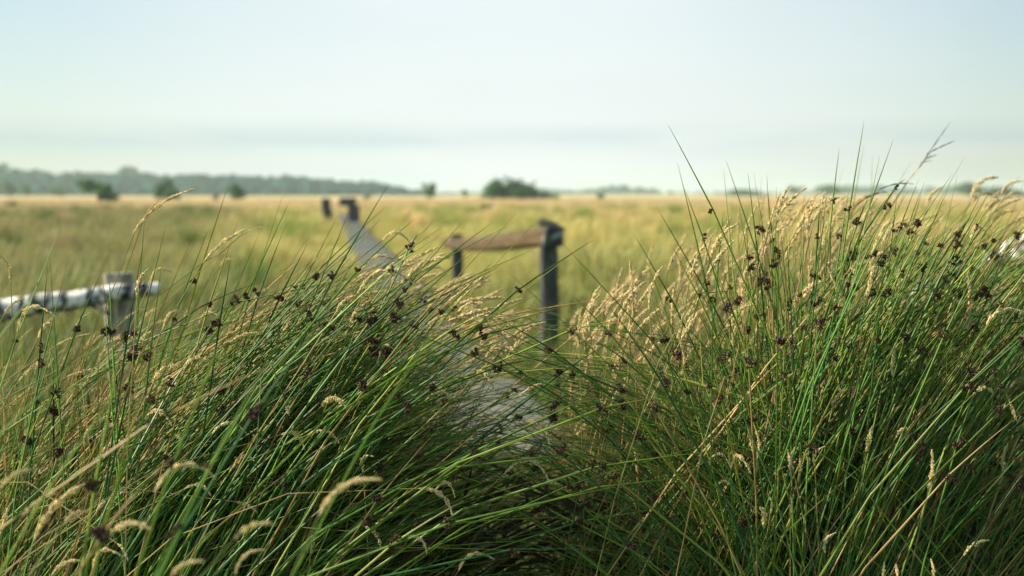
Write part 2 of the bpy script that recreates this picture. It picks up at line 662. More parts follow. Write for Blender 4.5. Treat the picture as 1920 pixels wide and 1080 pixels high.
tree('bush', 'tiny bush on the straw right of the far handrails', 'bush', 690, 379, 15, 12, 'round', 190, 0.05)
tree('bush', 'tiny bush on the straw field right of the big sloping bush', 'bush', 1128, 378, 17, 14, 'round', 190, 0.05)
tree('bush', 'small dark bush low in the brown meadow at the left margin', 'bush', 20, 402, 26, 18, 'round', 88, 0.0)
tree('bush', 'low grey green bush in front of the two-lobed bush', 'bush', 145, 404, 34, 13, 'round', 82, 0.0)
tree('bush', 'slim pale sapling on the straw field beside the round tree', 'bush', 872, 378, 16, 16, 'round', 260, 0.3)
tree('tree', 'hazy dark tree clump below the ridge, nearest the left margin', 'tree', 20, 369, 34, 26, 'round', 420, 0.05)
tree('tree', 'hazy dark tree between the leftmost clump and the low thicket', 'tree', 52, 369, 24, 20, 'round', 430, 0.05)
tree('tree', 'low hazy thicket below the ridge left of the two-lobed bush', 'tree', 117, 369, 38, 15, 'round', 440, 0.0)
tree('tree', 'dome shaped hazy tree crowning the wooded ridge', 'tree', 243, 335, 46, 27, 'round', 770, 0.05, z0=ridge_h(np.array(-207.), np.array(770.)) * 0.62)
tree('tree', 'tall hazy tree on the ridge at the left margin', 'tree', -6, 328, 46, 28, 'round', 770, 0.05, z0=ridge_h(np.array(-279.), np.array(770.)) * 0.62)
tree('tree', 'flat dark clump of trees low on the horizon right of the leaning rush', 'tree', 1400, 366, 70, 15, 'mound', 560, 0.0)
tree('tree', 'hazy rounded tree on the right horizon behind thin rush tips', 'tree', 1494, 365, 36, 15, 'round', 720, 0.02)
tree('tree', 'broad hazy tree on the right horizon behind the dark drooping panicle', 'tree', 1552, 366, 60, 17, 'round', 700, 0.0)
tree('tree', 'dark tree clump on the right horizon among the pale plumes', 'tree', 1815, 366, 60, 22, 'round', 520, 0.0)
tree('tree', 'dark tree clump on the horizon at the right margin', 'tree', 1890, 366, 80, 20, 'mound', 500, 0.0)

# ------------------------------------------------------------------ boardwalk
def path_x(y):
    return 0.75 - 0.1272 * y


PW = 0.64
PDIR = Vector((-0.128, 1, 0)).normalized()
PANG = math.atan2(0.128, 1)
import bmesh


def box_mesh(name, sx, sy, sz, bev=0.006, jitter=0.0, seg=1, cuts=0):
    bm = bmesh.new()
    bmesh.ops.create_cube(bm, size=1)
    for v in bm.verts:
        v.co = Vector((v.co.x * sx, v.co.y * sy, v.co.z * sz))
    if bev:
        bmesh.ops.bevel(bm, geom=bm.edges[:], offset=bev, segments=seg, affect='EDGES')
    if cuts:
        bmesh.ops.subdivide_edges(bm, edges=[e for e in bm.edges if e.calc_length() > max(sx, sy, sz) * 0.6], cuts=cuts)
    if jitter:
        for v in bm.verts:
            v.co += Vector((random.gauss(0, jitter), random.gauss(0, jitter), random.gauss(0, jitter)))
    me = bpy.data.meshes.new(name)
    bm.to_mesh(me)
    bm.free()
    return me


bw = tag(bpy.data.objects.new('boardwalk', None), 'narrow grey boardwalk of cross planks running off through the meadow', 'boardwalk', kind='structure')
bw.location = (path_x(6), 6, 0)
COL.objects.link(bw)
plank_meshes = [box_mesh('plank', PW + random.uniform(-0.02, 0.02), 0.138, 0.035, 0.005, 0.0015) for _ in range(5)]
for me in plank_meshes:
    me.materials.append(M_PLANK)
y = 6.0
i = 0
rest = []
while y < 74:
    loc = Vector((path_x(y), y, 0.10 + random.uniform(-0.004, 0.004)))
    rot = (random.gauss(0, 0.012), random.gauss(0, 0.008), PANG + random.gauss(0, 0.012))
    if y < 16:
        o = add('plank', plank_meshes[i % 5], bw, loc - bw.location)
        o.rotation_euler = rot
        i += 1
    else:
        rest.append((loc - bw.location, rot))
    y += 0.15
bx = np.array([[sx, sy, sz] for sz in (-1, 1) for sy in (-1, 1) for sx in (-1, 1)]) * 0.5
bq = np.array([[0, 2, 3, 1], [4, 5, 7, 6], [0, 1, 5, 4], [2, 6, 7, 3], [0, 4, 6, 2], [1, 3, 7, 5]])
from mathutils import Euler
V, Q = [], []
for k, (loc, rot) in enumerate(rest):
    mrot = np.array(Euler(rot).to_matrix())
    V.append((bx * np.array([PW, 0.138, 0.035])) @ mrot.T + np.array(loc))
    Q.append(bq + 8 * k)
o = add('plank_run', mesh_faces('plank_run', np.concatenate(V), np.concatenate(Q), smooth=False), bw, (0, 0, 0), M_PLANK)
tag(o, kind='stuff')
ln = 68.4
bearer = box_mesh('bearer', 0.07, ln, 0.07, 0.005)
for s in (-1, 1):
    o = add('bearer', bearer, bw, Vector((path_x(39.8) + s * 0.3, 39.8, 0.043)) - bw.location, M_POST)
    o.rotation_euler = (0, 0, PANG)


# ------------------------------------------------------------------ timber handrail
def log_tube(pts, rad, sides=14, wob=0.06, square=0.0):
    """thick timber along pts (k,3); caps closed"""
    pts = np.asarray(pts, float)
    k = len(pts)
    t = unit(np.gradient(pts, axis=0))
    up = np.array([0, 0, 1.0]) if abs(t[0, 2]) < 0.8 else np.array([0.1, 1.0, 0])
    s = unit(np.cross(t, up))
    b = np.cross(s, t)
    ang = (np.arange(sides) + 0.5) * 2 * math.pi / sides
    sup = 1.0 if square == 0 else None
    ca, sa = np.cos(ang), np.sin(ang)
    if square:
        q = 1 / (np.abs(ca) ** square + np.abs(sa) ** square) ** (1 / square)
        ca, sa = ca * q, sa * q
    w = 1 + wob * np.stack([np.convolve(rng.normal(size=k + 4), np.ones(5) / 5 * 1.6, 'valid') for _ in range(sides)], 1)
    V = pts[:, None] + (s[:, None] * ca[None, :, None] + b[:, None] * sa[None, :, None]) * (np.asarray(rad)[:, None] * w)[..., None]
    idx = np.arange(k * sides).reshape(k, sides)
    Q = np.stack([idx[:-1], np.roll(idx[:-1], -1, 1), np.roll(idx[1:], -1, 1), idx[1:]], -1).reshape(-1, 4)
    V = V.reshape(-1, 3)
    loops = list(Q.ravel())
    starts = list(np.arange(len(Q)) * 4)
    tot = [4] * len(Q)
    for ring in (list(idx[0][::-1]), list(idx[-1])):
        starts.append(len(loops))
        tot.append(sides)
        loops += ring
    return V, np.array(loops), np.array(starts), np.array(tot), ang


def resample(pts, k):
    pts = np.asarray(pts, float)
    s = np.linspace(0, len(pts) - 1, k)
    i = np.arange(len(pts))
    return np.stack([np.interp(s, i, pts[:, j]) for j in range(3)], -1)


def timber(name, pts, rad, k, mat, parent, base, sides=14, wob=0.05, square=0.0, tintf=None):
    P = resample(pts, k)
    rr = np.interp(np.linspace(0, 1, k), np.linspace(0, 1, len(rad)), rad)
    V, L, St, T, ang = log_tube(P, rr, sides, wob, square)
    tint = tintf(k, sides, ang) if tintf else None
    me = mesh_np(name, V - np.array(base), L, St, T, tint, smooth=square == 0)
    return add(name, me, parent, (0, 0, 0), mat)


pr = at(1030, 740, 8.5)[None][0]
base = (float(pr[0]), float(pr[1]), 0)
hr = empty('handrail', base, 'weathered timber handrail on two dark posts beside the boardwalk, split at its near end', 'handrail')
ptop = at(1030, 459, 8.5)
timber('post', [(base[0] - 0.004, base[1], -0.1), (base[0] + 0.004, base[1], 0.5), (base[0] - 0.006, base[1], ptop[2])], [0.056, 0.054, 0.053], 9, M_POST, hr, base, 16, 0.05, 5)
pl = at(858, 600, 13.0)
pltop = at(857, 439, 13.0)
timber('post', [(pl[0], pl[1], -0.1), (pl[0], pl[1], 0.4), (pltop[0], pl[1], pltop[2])], [0.052, 0.05, 0.047], 8, M_POST, hr, base, 16, 0.04, 5)
rail_pts = [at(1037, 444, 8.36), at(1003, 446, 8.9), at(960, 452.5, 9.8), at(915, 457.5, 11.0), at(870, 458.5, 12.6), at(838, 456, 13.9)]
timber('rail', rail_pts, [0.056, 0.06, 0.058, 0.056, 0.058, 0.05], 26, M_RAIL, hr, base, 16, 0.05, 4)
ec = at(1037, 444, 8.335)
o = add('rail_end', box_mesh('rail_end', 0.112, 0.05, 0.108, 0.008, 0.003, 2, 1), hr, ec - np.array(base), M_ENDGRAIN)
o.rotation_euler = (0, 0.04, PANG * 1.2)
# slanting split slab left standing on the rail end
a0, a1 = at(1012, 415, 8.42), at(1056, 433, 8.38)
o = timber('split_slab', [a0, (a0 + a1) / 2 + np.array([0, 0, 0.004]), a1], [0.02, 0.024, 0.018], 7, M_POST, hr, base, 10, 0.12, 3)

# far handrails at the end of the straight
def far_handrail(label, u0, u1, vt, vrail, d, up_, vpost):
    b0 = at((u0 + u1) / 2, 400, d)
    base = (float(b0[0]), float(b0[1]), 0)
    t = empty('handrail', base, label, 'handrail', 'far handrails on the boardwalk')
    w = (u1 - u0) * d / FPX
    z1, z0 = at(u0, vt, d)[2], at(u0, vrail, d)[2]
    o = add('rail', box_mesh('rail', w, 0.5, z1 - z0, 0.02, 0.006, 1, 1), t, (0, 0, (z1 + z0) / 2), M_FARPOST)
    o.rotation_euler = (0, 0, PANG)
    wp = (up_[1] - up_[0]) * d / FPX
    xo = float(at(sum(up_) / 2, 400, d)[0]) - base[0]
    add('post', box_mesh('post', wp, wp, z0 + 0.1, 0.02, 0.004), t, (xo, 0.02, (z0 - 0.1) / 2 - 0.003), M_FARPOST)
    add('post', box_mesh('post', wp * 0.9, wp * 0.9, z0 + 0.1, 0.02, 0.004), t, (xo - 0.13, 1.9, (z0 - 0.1) / 2 - 0.003), M_FARPOST)
    return t


far_handrail('far dark handrail left of the boardwalk, the shorter and separate one', 603, 620, 372, 394, 55, (605, 618), 400)
far_handrail('far dark handrail right of the boardwalk with a broad beam over its post', 636, 668, 371, 386, 54, (653, 671), 410)


# ------------------------------------------------------------------ birch pole rails
def birch_tint(bands, under=True):
    def f(k, sides, ang):
        s = np.linspace(0, 1, k)[:, None]
        T = np.full((k, sides, 3), 1.0) * np.array([0.92, 0.92, 0.83])
        dark = np.zeros((k, sides))
        for pos, wdt, tilt in bands:
            dark = np.maximum(dark, np.clip(1.6 - np.abs(s - pos - tilt * np.sin(ang)[None] + 0.006 * rng.normal(size=(1, sides))) / (wdt * rng.uniform(0.7, 1.5, (1, sides))), 0, 1))
        dark = np.maximum(dark, np.clip(rng.normal(-1.6, 0.8, (k, sides)), 0, 0.9))
        if under:   # mossy lower side, with underside shade painted into the tint
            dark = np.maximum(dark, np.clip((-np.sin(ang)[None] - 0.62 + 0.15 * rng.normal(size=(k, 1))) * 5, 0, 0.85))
        return (T * (1 - dark[..., None]) + np.array([0.03, 0.04, 0.035]) * dark[..., None]).reshape(-1, 3)
    return f


b0 = at(222, 700, 5.05)
base = (float(b0[0]), float(b0[1]), 0)
br = empty('birch_rail', base, 'white birch pole rail with black rings on a grey post, at the left margin', 'handrail', 'birch pole rails')
pts = [at(-110, 598, 4.86), at(-40, 586, 4.88), at(20, 579, 4.9), at(70, 570, 4.91), at(150, 561, 4.93), at(215, 549, 4.96), at(300, 541, 5.0)]
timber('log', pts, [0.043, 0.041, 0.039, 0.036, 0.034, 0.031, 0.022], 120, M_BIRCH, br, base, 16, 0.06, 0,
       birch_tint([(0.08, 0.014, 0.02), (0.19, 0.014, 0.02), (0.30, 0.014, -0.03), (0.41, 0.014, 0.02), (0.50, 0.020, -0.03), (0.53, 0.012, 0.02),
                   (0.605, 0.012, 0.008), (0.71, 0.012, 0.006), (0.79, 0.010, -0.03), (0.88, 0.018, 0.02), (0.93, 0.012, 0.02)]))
st = [at(160, 566, 4.93), at(185, 576, 4.90), at(206, 591, 4.87)]
timber('branch_stub', st, [0.012, 0.010, 0.006], 7, M_POST, br, base, 8, 0.05)
pt = at(222, 512, 5.05)
timber('post', [(pt[0], pt[1], -0.1), (pt[0] + 0.01, pt[1], 0.4), (pt[0], pt[1], pt[2])], [0.046, 0.045, 0.044], 9, M_GREY, br, base, 16, 0.03, 5)

b0 = at(1880, 700, 4.5)
base = (float(b0[0]), float(b0[1]), 0)
br = empty('birch_rail', base, 'birch pole rail with peeling black and white bark behind rushes at the right margin', 'handrail', 'birch pole rails')
pts = [at(2080, 405, 3.95), at(1990, 440, 4.15), at(1920, 472, 4.3), at(1850, 508, 4.5), at(1760, 545, 4.8), at(1660, 588, 5.1)]
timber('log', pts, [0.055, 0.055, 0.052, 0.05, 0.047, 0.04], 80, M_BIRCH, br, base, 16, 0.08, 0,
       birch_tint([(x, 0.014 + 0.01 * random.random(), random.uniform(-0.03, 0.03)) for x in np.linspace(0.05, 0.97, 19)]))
pt = at(1885, 500, 4.53)
timber('post', [(pt[0], pt[1], -0.1), (pt[0], pt[1], 0.4), (pt[0], pt[1], pt[2])], [0.06, 0.06, 0.058], 8, M_GREY, br, base, 16, 0.03, 5)

# ------------------------------------------------------------------ meadow (countless grass, one object)
def clump_mesh(name, nb, h, spread, plume, wide, gain=None):
    a_ = rng.uniform(0, 6.28, nb)
    r_ = spread * np.sqrt(rng.random(nb))
    B = np.stack([r_ * np.cos(a_), r_ * np.sin(a_), np.full(nb, -0.03)], -1)
    L = h * rng.uniform(0.45, 1.05, nb)
    lean = np.stack([np.cos(a_), np.sin(a_), np.zeros(nb)], -1) * rng.uniform(0, 0.3, (nb, 1)) + np.array([0.22, 0.05, 0]) + 0.16 * rng.normal(size=(nb, 3)) * np.array([1, 1, 0])
    d0 = unit(np.array([0, 0, 1]) + 0.35 * lean)
    d1 = unit(np.array([0, 0, 0.75]) + 1.3 * lean)
    C = B + d0 * (L * 0.5)[:, None]
    P = C + d1 * (L * 0.35)[:, None]
    T = P + d1 * (L * 0.2)[:, None]
    pts = curve_pts(B, C, P, T, 4, 1, L * 0.05)
    k = pts.shape[1]
    half = (wide * rng.uniform(0.6, 1.3, (nb, 1))) * np.array([0.9, 1.0, 0.9, 0.65, 0.08])[None]
    npl = int(nb * plume)
    # the last ones are seed stalks: thin, with a thick pale end
    half[:npl] = wide * np.array([0.3, 0.3, 0.35, 1.5, 0.3])[None] * rng.uniform(0.8, 1.2, (npl, 1))
    V, Q = ribbon_arrays(pts, half)
    tint = rng.uniform(0.7, 1.3, (nb, 1)) * (1 + 0.14 * rng.normal(size=(nb, 3)) * np.array([1, 0.3, 0.6]))
    tint[rng.random(nb) < 0.16] *= np.array([1.5, 1.25, 1.5])
    tint[:npl] = np.array([1.75, 1.5, 1.9]) * rng.uniform(0.8, 1.15, (npl, 1))
    if gain:
        tint = tint * np.array(gain)
    T_ = np.repeat(tint, k * 2, 0)
    me = mesh_faces(name, V, Q, T_)
    me.materials.append(M_MEADOW)
    return me


clumps = bpy.data.collections.new('meadow_clumps')
for i in range(4):
    clumps.objects.link(bpy.data.objects.new('clump_a%d' % i, clump_mesh('clump', 90, 0.56, 0.17, 0.14 + 0.06 * i, 0.0034)))
for i in range(3):
    clumps.objects.link(bpy.data.objects.new('clump_b%d' % i, clump_mesh('clump', 110, 0.52, 0.42, 0.12, 0.009)))

clumps.objects.link(bpy.data.objects.new('clump_c0', clump_mesh('clump', 80, 0.85, 0.12, 0.02, 0.0036, (0.5, 0.75, 0.5))))
clumps.objects.link(bpy.data.objects.new('clump_c1', clump_mesh('clump', 70, 0.80, 0.14, 0.4, 0.0036, (1.2, 1.05, 1.3))))


def scatter(d0, d1, per_m2):
    pts = []
    area = 0.6 * (d1 ** 2 - d0 ** 2) + 3 * (d1 - d0)
    nn = int(area * per_m2)
    d = np.sqrt(rng.uniform(d0 ** 2, d1 ** 2, nn))
    x = rng.uniform(-1, 1, nn) * (0.6 * d + 1.5)
    return np.stack([x, d, np.zeros(nn)], -1)


A = np.concatenate([scatter(2.5, 6.4, 50), scatter(2.6, 12, 34), scatter(12, 30, 12)])
Bp = np.concatenate([scatter(30, 75, 4.0), scatter(75, 190, 0.9)])
tuft_c = scatter(4.5, 70, 0.10)
tuft_c = tuft_c[(tuft_c[:, 0] - path_x(tuft_c[:, 1]) > 1.3) | (tuft_c[:, 0] - path_x(tuft_c[:, 1]) < -1.1 - 0.01 * tuft_c[:, 1])]
Tf = np.repeat(tuft_c, 5, 0) + rng.normal(0, 0.16, (len(tuft_c) * 5, 3)) * np.array([1, 1, 0])
Pm = np.concatenate([A, Bp, Tf])
kind = np.concatenate([rng.integers(0, 4, len(A)), 4 + rng.integers(0, 3, len(Bp)), np.repeat(7 + rng.integers(0, 2, len(tuft_c)), 5)])
tall = np.concatenate([np.zeros(len(A) + len(Bp)), np.ones(len(Tf))]).astype(bool)
# leave the boardwalk and its edge free
off = Pm[:, 0] - path_x(Pm[:, 1])
clear = (Pm[:, 1] > 75) | (np.abs(off) > np.where(Pm[:, 1] < 11, 0.30, 0.34) + 0.004 * Pm[:, 1] + 0.06 * rng.normal(size=len(Pm))) | (Pm[:, 1] < 5.95)
keep = clear
Pm, kind, tall = Pm[keep], kind[keep], tall[keep]
Pm[:, 2] = ground_z(Pm[:, 0], Pm[:, 1])
nP = len(Pm)
near_path = np.clip((np.abs(Pm[:, 0] - path_x(Pm[:, 1])) - 0.5) / 1.2, 0.45, 1)
hvar = 0.85 + 0.35 * np.sin(Pm[:, 0] * 0.9 + 1) * np.sin(Pm[:, 1] * 0.5) + 0.22 * rng.normal(size=nP)
near_path = np.where(Pm[:, 1] < 5.95, np.clip(np.abs(Pm[:, 0] - path_x(Pm[:, 1])) * 1.1 - 0.1, 0.45, 1.1), near_path)
near_path = np.where((Pm[:, 1] > 5.95) & (Pm[:, 1] < 12) & (Pm[:, 0] > path_x(Pm[:, 1])), 1.05, near_path)
sc = np.clip(hvar, 0.45, 1.5) * near_path
sc = np.where(tall, rng.uniform(0.75, 1.15, nP), sc)
me = bpy.data.meshes.new('meadow_grass')
me.vertices.add(nP)
me.vertices.foreach_set('co', Pm.astype(np.float32).ravel())
at_ = me.attributes.new('sc', 'FLOAT', 'POINT')
at_.data.foreach_set('value', sc.astype(np.float32))
at_ = me.attributes.new('idx', 'INT', 'POINT')
at_.data.foreach_set('value', kind.astype(np.int32))
at_ = me.attributes.new('rot', 'FLOAT_VECTOR', 'POINT')
at_.data.foreach_set('vector', np.stack([0.06 * rng.normal(size=nP), 0.06 * rng.normal(size=nP), rng.uniform(-0.7, 0.7, nP)], -1).astype(np.float32).ravel())
mg = tag(add('meadow_grass', me, None), kind='stuff')
mg['label'] = 'yellow green meadow grass with pale seed stalks'
ng = bpy.data.node_groups.new('meadow_scatter', 'GeometryNodeTree')
ng.interface.new_socket('Geometry', in_out='INPUT', socket_type='NodeSocketGeometry')
ng.interface.new_socket('Geometry', in_out='OUTPUT', socket_type='NodeSocketGeometry')
gi, go = ng.nodes.new('NodeGroupInput'), ng.nodes.new('NodeGroupOutput')
iop = ng.nodes.new('GeometryNodeInstanceOnPoints')
ci = ng.nodes.new('GeometryNodeCollectionInfo')
ci.inputs['Collection'].default_value = clumps
ci.inputs['Separate Children'].default_value = True
ci.inputs['Reset Children'].default_value = True


def named(nm, ty):
    q = ng.nodes.new('GeometryNodeInputNamedAttribute')
    q.data_type = ty
    q.inputs['Name'].default_value = nm
    return q.outputs[0]


ng.links.new(gi.outputs[0], iop.inputs['Points'])
ng.links.new(ci.outputs[0], iop.inputs['Instance'])
iop.inputs['Pick Instance'].default_value = True
ng.links.new(named('idx', 'INT'), iop.inputs['Instance Index'])
ng.links.new(named('rot', 'FLOAT_VECTOR'), iop.inputs['Rotation'])
ng.links.new(named('sc', 'FLOAT'), iop.inputs['Scale'])
ng.links.new(iop.outputs[0], go.inputs[0])
mod = mg.modifiers.new('scatter', 'NODES')
mod.node_group = ng

# ------------------------------------------------------------------ rush stems
def env(u):
    """height of the rush tops across the view (photograph rows)"""
    return np.interp(u, [-200, 0, 200, 400, 520, 650, 760, 850, 930, 1000, 1045, 1090, 1200, 1300, 1450, 1600, 1800, 2100],
                     [600, 590, 560, 500, 470, 425, 450, 505, 560, 640, 660, 590, 530, 475, 420, 390, 365, 352])


def lean_left_group(u, v):
    a_ = np.interp(u, [-200, 0, 150, 300, 500, 700, 850, 960, 1150], [86, 84, 80, 70, 58, 44, 32, 23, 16])
    return a_ - np.clip((v - 720) / 360, 0, 1) * np.interp(u, [300, 600, 1000], [4, 14, 12])


def lean_right_group(u, v):
    a_ = np.interp(u, [850, 960, 1050, 1150, 1250, 1350, 1450, 1550, 1650, 1750, 1850, 2100], [168, 162, 150, 134, 118, 104, 92, 80, 68, 60, 53, 46])
    lo = np.clip((v - 780) / 300, 0, 1)
    return a_ + lo * np.interp(u, [1000, 1200, 1400, 1500, 1700, 1900], [6, 14, 6, -6, -14, -12])


def p_right(u):
    return np.interp(u, [820, 930, 1010, 1080, 1150, 1260], [0, 0.22, 0.5, 0.72, 0.88, 1])


def stem_geometry(u, v, d, a_deg, ext, spread=1.0):
    """point P on the stem seen at (u,v); a_deg = lean of the stem there; ext = length beyond P"""
    P = at(u, v, d)
    a_ = np.radians(a_deg)
    n_ = len(P)
    dy = rng.normal(0, 0.16, n_)
    D = unit(np.stack([np.cos(a_), dy, np.sin(a_)], -1))
    ca, sa = np.cos(a_), np.maximum(np.sin(a_), 0.34)
    dx = np.clip((0.34 + 0.14 * (np.abs(ca) > 0.85)) * P[:, 2] * ca / sa, -0.62, 0.62) * spread
    B = np.stack([P[:, 0] - dx + rng.normal(0, 0.03, n_), P[:, 1] - dy * 0.4 + rng.normal(0, 0.05, n_), np.full(n_, -0.02)], -1)
    C = P - D * (0.42 * np.linalg.norm(P - B, axis=1))[:, None]
    T = P + D * np.asarray(ext)[:, None]
    return B, C, P, T


GREENS = np.array([[0.09, 0.23, 0.045], [0.145, 0.30, 0.052], [0.23, 0.35, 0.055], [0.04, 0.14, 0.046], [0.35, 0.40, 0.07]])


def stem_tint(n_, k, dry=0.1):
    base = GREENS[rng.choice(5, n_, p=[0.3, 0.27, 0.18, 0.17, 0.08])] * rng.uniform(0.75, 1.3, (n_, 1))
    drym = rng.random(n_) < dry
    base[drym] = np.array([0.52, 0.37, 0.15]) * rng.uniform(0.6, 1.15, (drym.sum(), 1))
    s = np.linspace(0, 1, k)[None, :, None]
    tipc = np.where(rng.random((n_, 1, 1)) < 0.45, np.array([0.30, 0.14, 0.05]), np.array([0.20, 0.22, 0.06]))
    f = np.clip((s - 0.86) / 0.14, 0, 1) * 0.8
    return base[:, None] * (1 - f) + tipc * f


def stems_mesh(name, B, C, P, T, r0, origin, dry=0.1, droop=0.0):
    n_ = len(B)
    pts = curve_pts(B, C, P, T, 7, 4, np.full(n_, droop) * rng.uniform(0.2, 1.6, n_))
    k = pts.shape[1]
    prof = np.concatenate([np.linspace(1.15, 0.8, 7), [0.66, 0.5, 0.34, 0.1]])
    rad = r0 * rng.uniform(0.72, 1.2, (n_, 1)) * prof[None]
    V, Q = tube_arrays(pts, rad, 3)
    return mesh_faces(name, V - np.asarray(origin), Q, np.repeat(stem_tint(n_, k, dry).reshape(-1, 3), 3, 0))


# seed clusters of the rush: knots of dark brown spikelets
OCT = np.array([[1, 0, 0], [-1, 0, 0], [0, 1, 0], [0, -1, 0], [0, 0, 1], [0, 0, -1]], float)
OCF = np.array([[0, 2, 4], [2, 1, 4], [1, 3, 4], [3, 0, 4], [2, 0, 5], [1, 2, 5], [3, 1, 5], [0, 3, 5]])


def spikelets(C, D, length, width):
    """octahedra at C pointing along D"""
    n_ = len(C)
    s = unit(np.cross(D, rng.normal(size=(n_, 3))))
    b = np.cross(D, s)
    F = np.stack([D * length[:, None], s * width[:, None], b * width[:, None]], 1)
    V = np.einsum('kj,njc->nkc', OCT, F) + C[:, None]
    Fc = (OCF[None] + (np.arange(n_) * 6)[:, None, None]).reshape(-1, 3)
    return V.reshape(-1, 3), Fc


def cluster_mesh(i):
    nk = rng.integers(4, 9)
    kn = unit(rng.normal(size=(nk, 3))) * rng.uniform(0.15, 0.62, (nk, 1)) * np.array([1, 1, 0.8 + 0.25 * (i % 3)])
    per = 20
    D = unit(rng.normal(size=(nk, per, 3)) + kn[:, None] * 1.2)
    C = kn[:, None] + D * rng.uniform(0.12, 0.36, (nk, per, 1))
    C, D = C.reshape(-1, 3), D.reshape(-1, 3)
    n_ = len(C)
    V, Fc = spikelets(C, D, rng.uniform(0.15, 0.24, n_), rng.uniform(0.07, 0.11, n_))
    t = np.array([0.048, 0.028, 0.018]) * rng.uniform(0.5, 1.7, (n_, 1))
    t[rng.random(n_) < 0.16] = np.array([0.20, 0.13, 0.065])
    me = mesh_faces('seed_cluster', V, Fc, np.repeat(t, 6, 0), smooth=False)
    me.materials.append(M_HEAD)
    return me


CLUSTERS = [cluster_mesh(i) for i in range(9)]

# where the seed clusters hang: (u, v) in the photograph, optional depth, lean, length beyond
HEADS_TXT = """595,519 624,522 667,510 728,508 763,525 769,461,1.68,62,.02 966,547,1.62,36,.11 577,587 593,602 621,612 677,596 699,596 747,570 742,599 807,584
776,607 830,587 850,577 523,560 553,535,1.9 442,568,1.9 467,562,1.95 485,555,1.95 412,602 563,567,2 620,610,2 393,568,2.1 367,532,2.2 210,622,1.8 238,633
143,617,1.9 32,633,1.85 328,593,2 393,620,2 262,530,2.3 697,640 702,660 725,661 717,691 844,620 855,629 908,628 890,659 933,687 742,601,1.9 777,608 75,650
79,681 147,705 110,732 255,652 261,673 287,740,1.2 322,723 212,780 67,758 100,772 53,827 110,848 479,772,1.12 322,874,1.05 395,872,1.02 179,909,1.1
334,994,0.98 191,1007,1.0 574,699 489,713,1.85 418,728,1.9 411,766,1.8 507,823,1.8 587,840,1.8 525,905 507,962 534,738,1.8 562,736,1.8 244,723,1.9 281,666,1.9 310,856
679,726 744,735 767,756 811,728 934,687 976,701 964,730 976,779 793,856 860,882,1.6 716,874 672,876 661,902 1045,846 1059,853 895,844 932,830 1226,853
1173,860 1115,876 1152,897 1089,914 1122,913 1064,911 1031,913,1.9 1096,953 1022,948,1.9 1061,1018 1214,957 1187,1020 1221,932,1.9 1242,927,1.9 1038,761,2
1036,781,2 1057,751,2 1050,700,2.1 1075,693,2.1 1041,726,2.1 1170,673 1149,691,1.9 1233,705 1161,724 1168,756 1129,765 1230,770,1.8 1203,807,1.8 1147,814,1.8
1142,624,2 1221,638,2 1244,633,2 1071,619,2.2 1029,652,2.1 1038,997,1.8 1085,978,1.9 960,1031,1.5 839,983,1.4 740,1018,1.4 684,978 779,974 763,941
707,939 987,934,1.9 909,904,1.9 997,853,1.9 1003,872,1.9 834,754 700,596,1.9 700,663,1.9 1337,394,1.95,118,.115 1318,446,2.2 1428,433,2.3 1402,485,2.3 1446,500,2.3
1452,475,2.4 1323,528,2.3 1562,373,2.5,84,.07 1593,392,2.3,84,.11 1650,388,2.3,60,.02 1678,353,2.2,55,.02 1608,418,2.3 1533,440,2.3,88,.05 1578,442,2.4 1688,425,2.2 1710,432,2.3 1673,433,2.3
1640,467 1622,480 1673,472,2.1 1717,475,1.9 1687,513,2 1735,498,2.1 1697,537,2.1 1662,545,1.75 1527,520,2.1 1503,550,2.1 1475,568,1.95 1370,575,1.72,112,.09 1567,575,1.8
1793,440,2 1792,457,2 1766,458,1.75 1862,452,2 1850,467,2.1 1762,523,2 1755,550,2 1780,513,2.2 1790,527,2.2 1793,548,2.1 1828,553,1.95 1848,545,1.95 1875,573,1.8
1588,505,2.2 1588,552,2.1 1647,493,2.2 1630,552,2.1 1593,487,2.3 1380,565,2.1 1430,510,2.4 1602,475,2.3 1310,557,2.3 1476,567,2 1543,601,1.8 1511,617,1.9 1458,647
1486,647,1.9 1567,671 1594,643,1.8 1643,635,1.8 1353,677 1404,683 1334,726 1285,738 1468,712,1.8 1406,779,1.8 1352,748,1.8 1404,618,2 1420,586,2.1 1649,748
1683,728,1.9 1752,663 1722,658,1.9 1769,632 1776,607,1.9 1875,574 1913,637 1824,688 1867,702 1850,721 1814,721 1875,724 1790,803 1797,825 1728,839 1771,844
1778,892 1822,878 1903,863 1894,892 1903,909 1713,943 1398,976 1598,806 1517,841 1485,921 1371,945 1872,774 1725,810,1.8 1696,636"""
HEADS = [tuple(float(q) for q in w.split(',')) for w in HEADS_TXT.split()]
# bare stems that stand out (tip u, v, depth, lean)
TIPS = [(1608, 268, 2.3, 84), (1637, 293, 2.5, 89), (1419, 325, 2.6, 90), (1577, 312, 2.8, 76), (1640, 310, 2.7, 83), (1805, 326, 1.85, 76), (1722, 352, 1.7, 77),
        (1703, 303, 2.4, 62), (1428, 365, 2.2, 84), (637, 403, 1.7, 62), (592, 428, 1.8, 55), (655, 408, 1.72, 58), (712, 408, 1.72, 52), (822, 408, 1.72, 42),
        (830, 435, 1.72, 46), (895, 437, 1.72, 36), (1100, 455, 1.62, 38), (940, 497, 1.75, 38), (1065, 565, 1.62, 24), (262, 487, 1.75, 84), (210, 505, 1.7, 93), (57, 515, 1.7, 100),
        (350, 525, 1.8, 78), (490, 435, 1.8, 66), (390, 500, 2.0, 76), (1330, 480, 1.9, 112), (1478, 445, 1.9, 92), (1560, 440, 2.1, 88), (1915, 330, 2.6, 72), (1866, 345, 2.4, 78)]

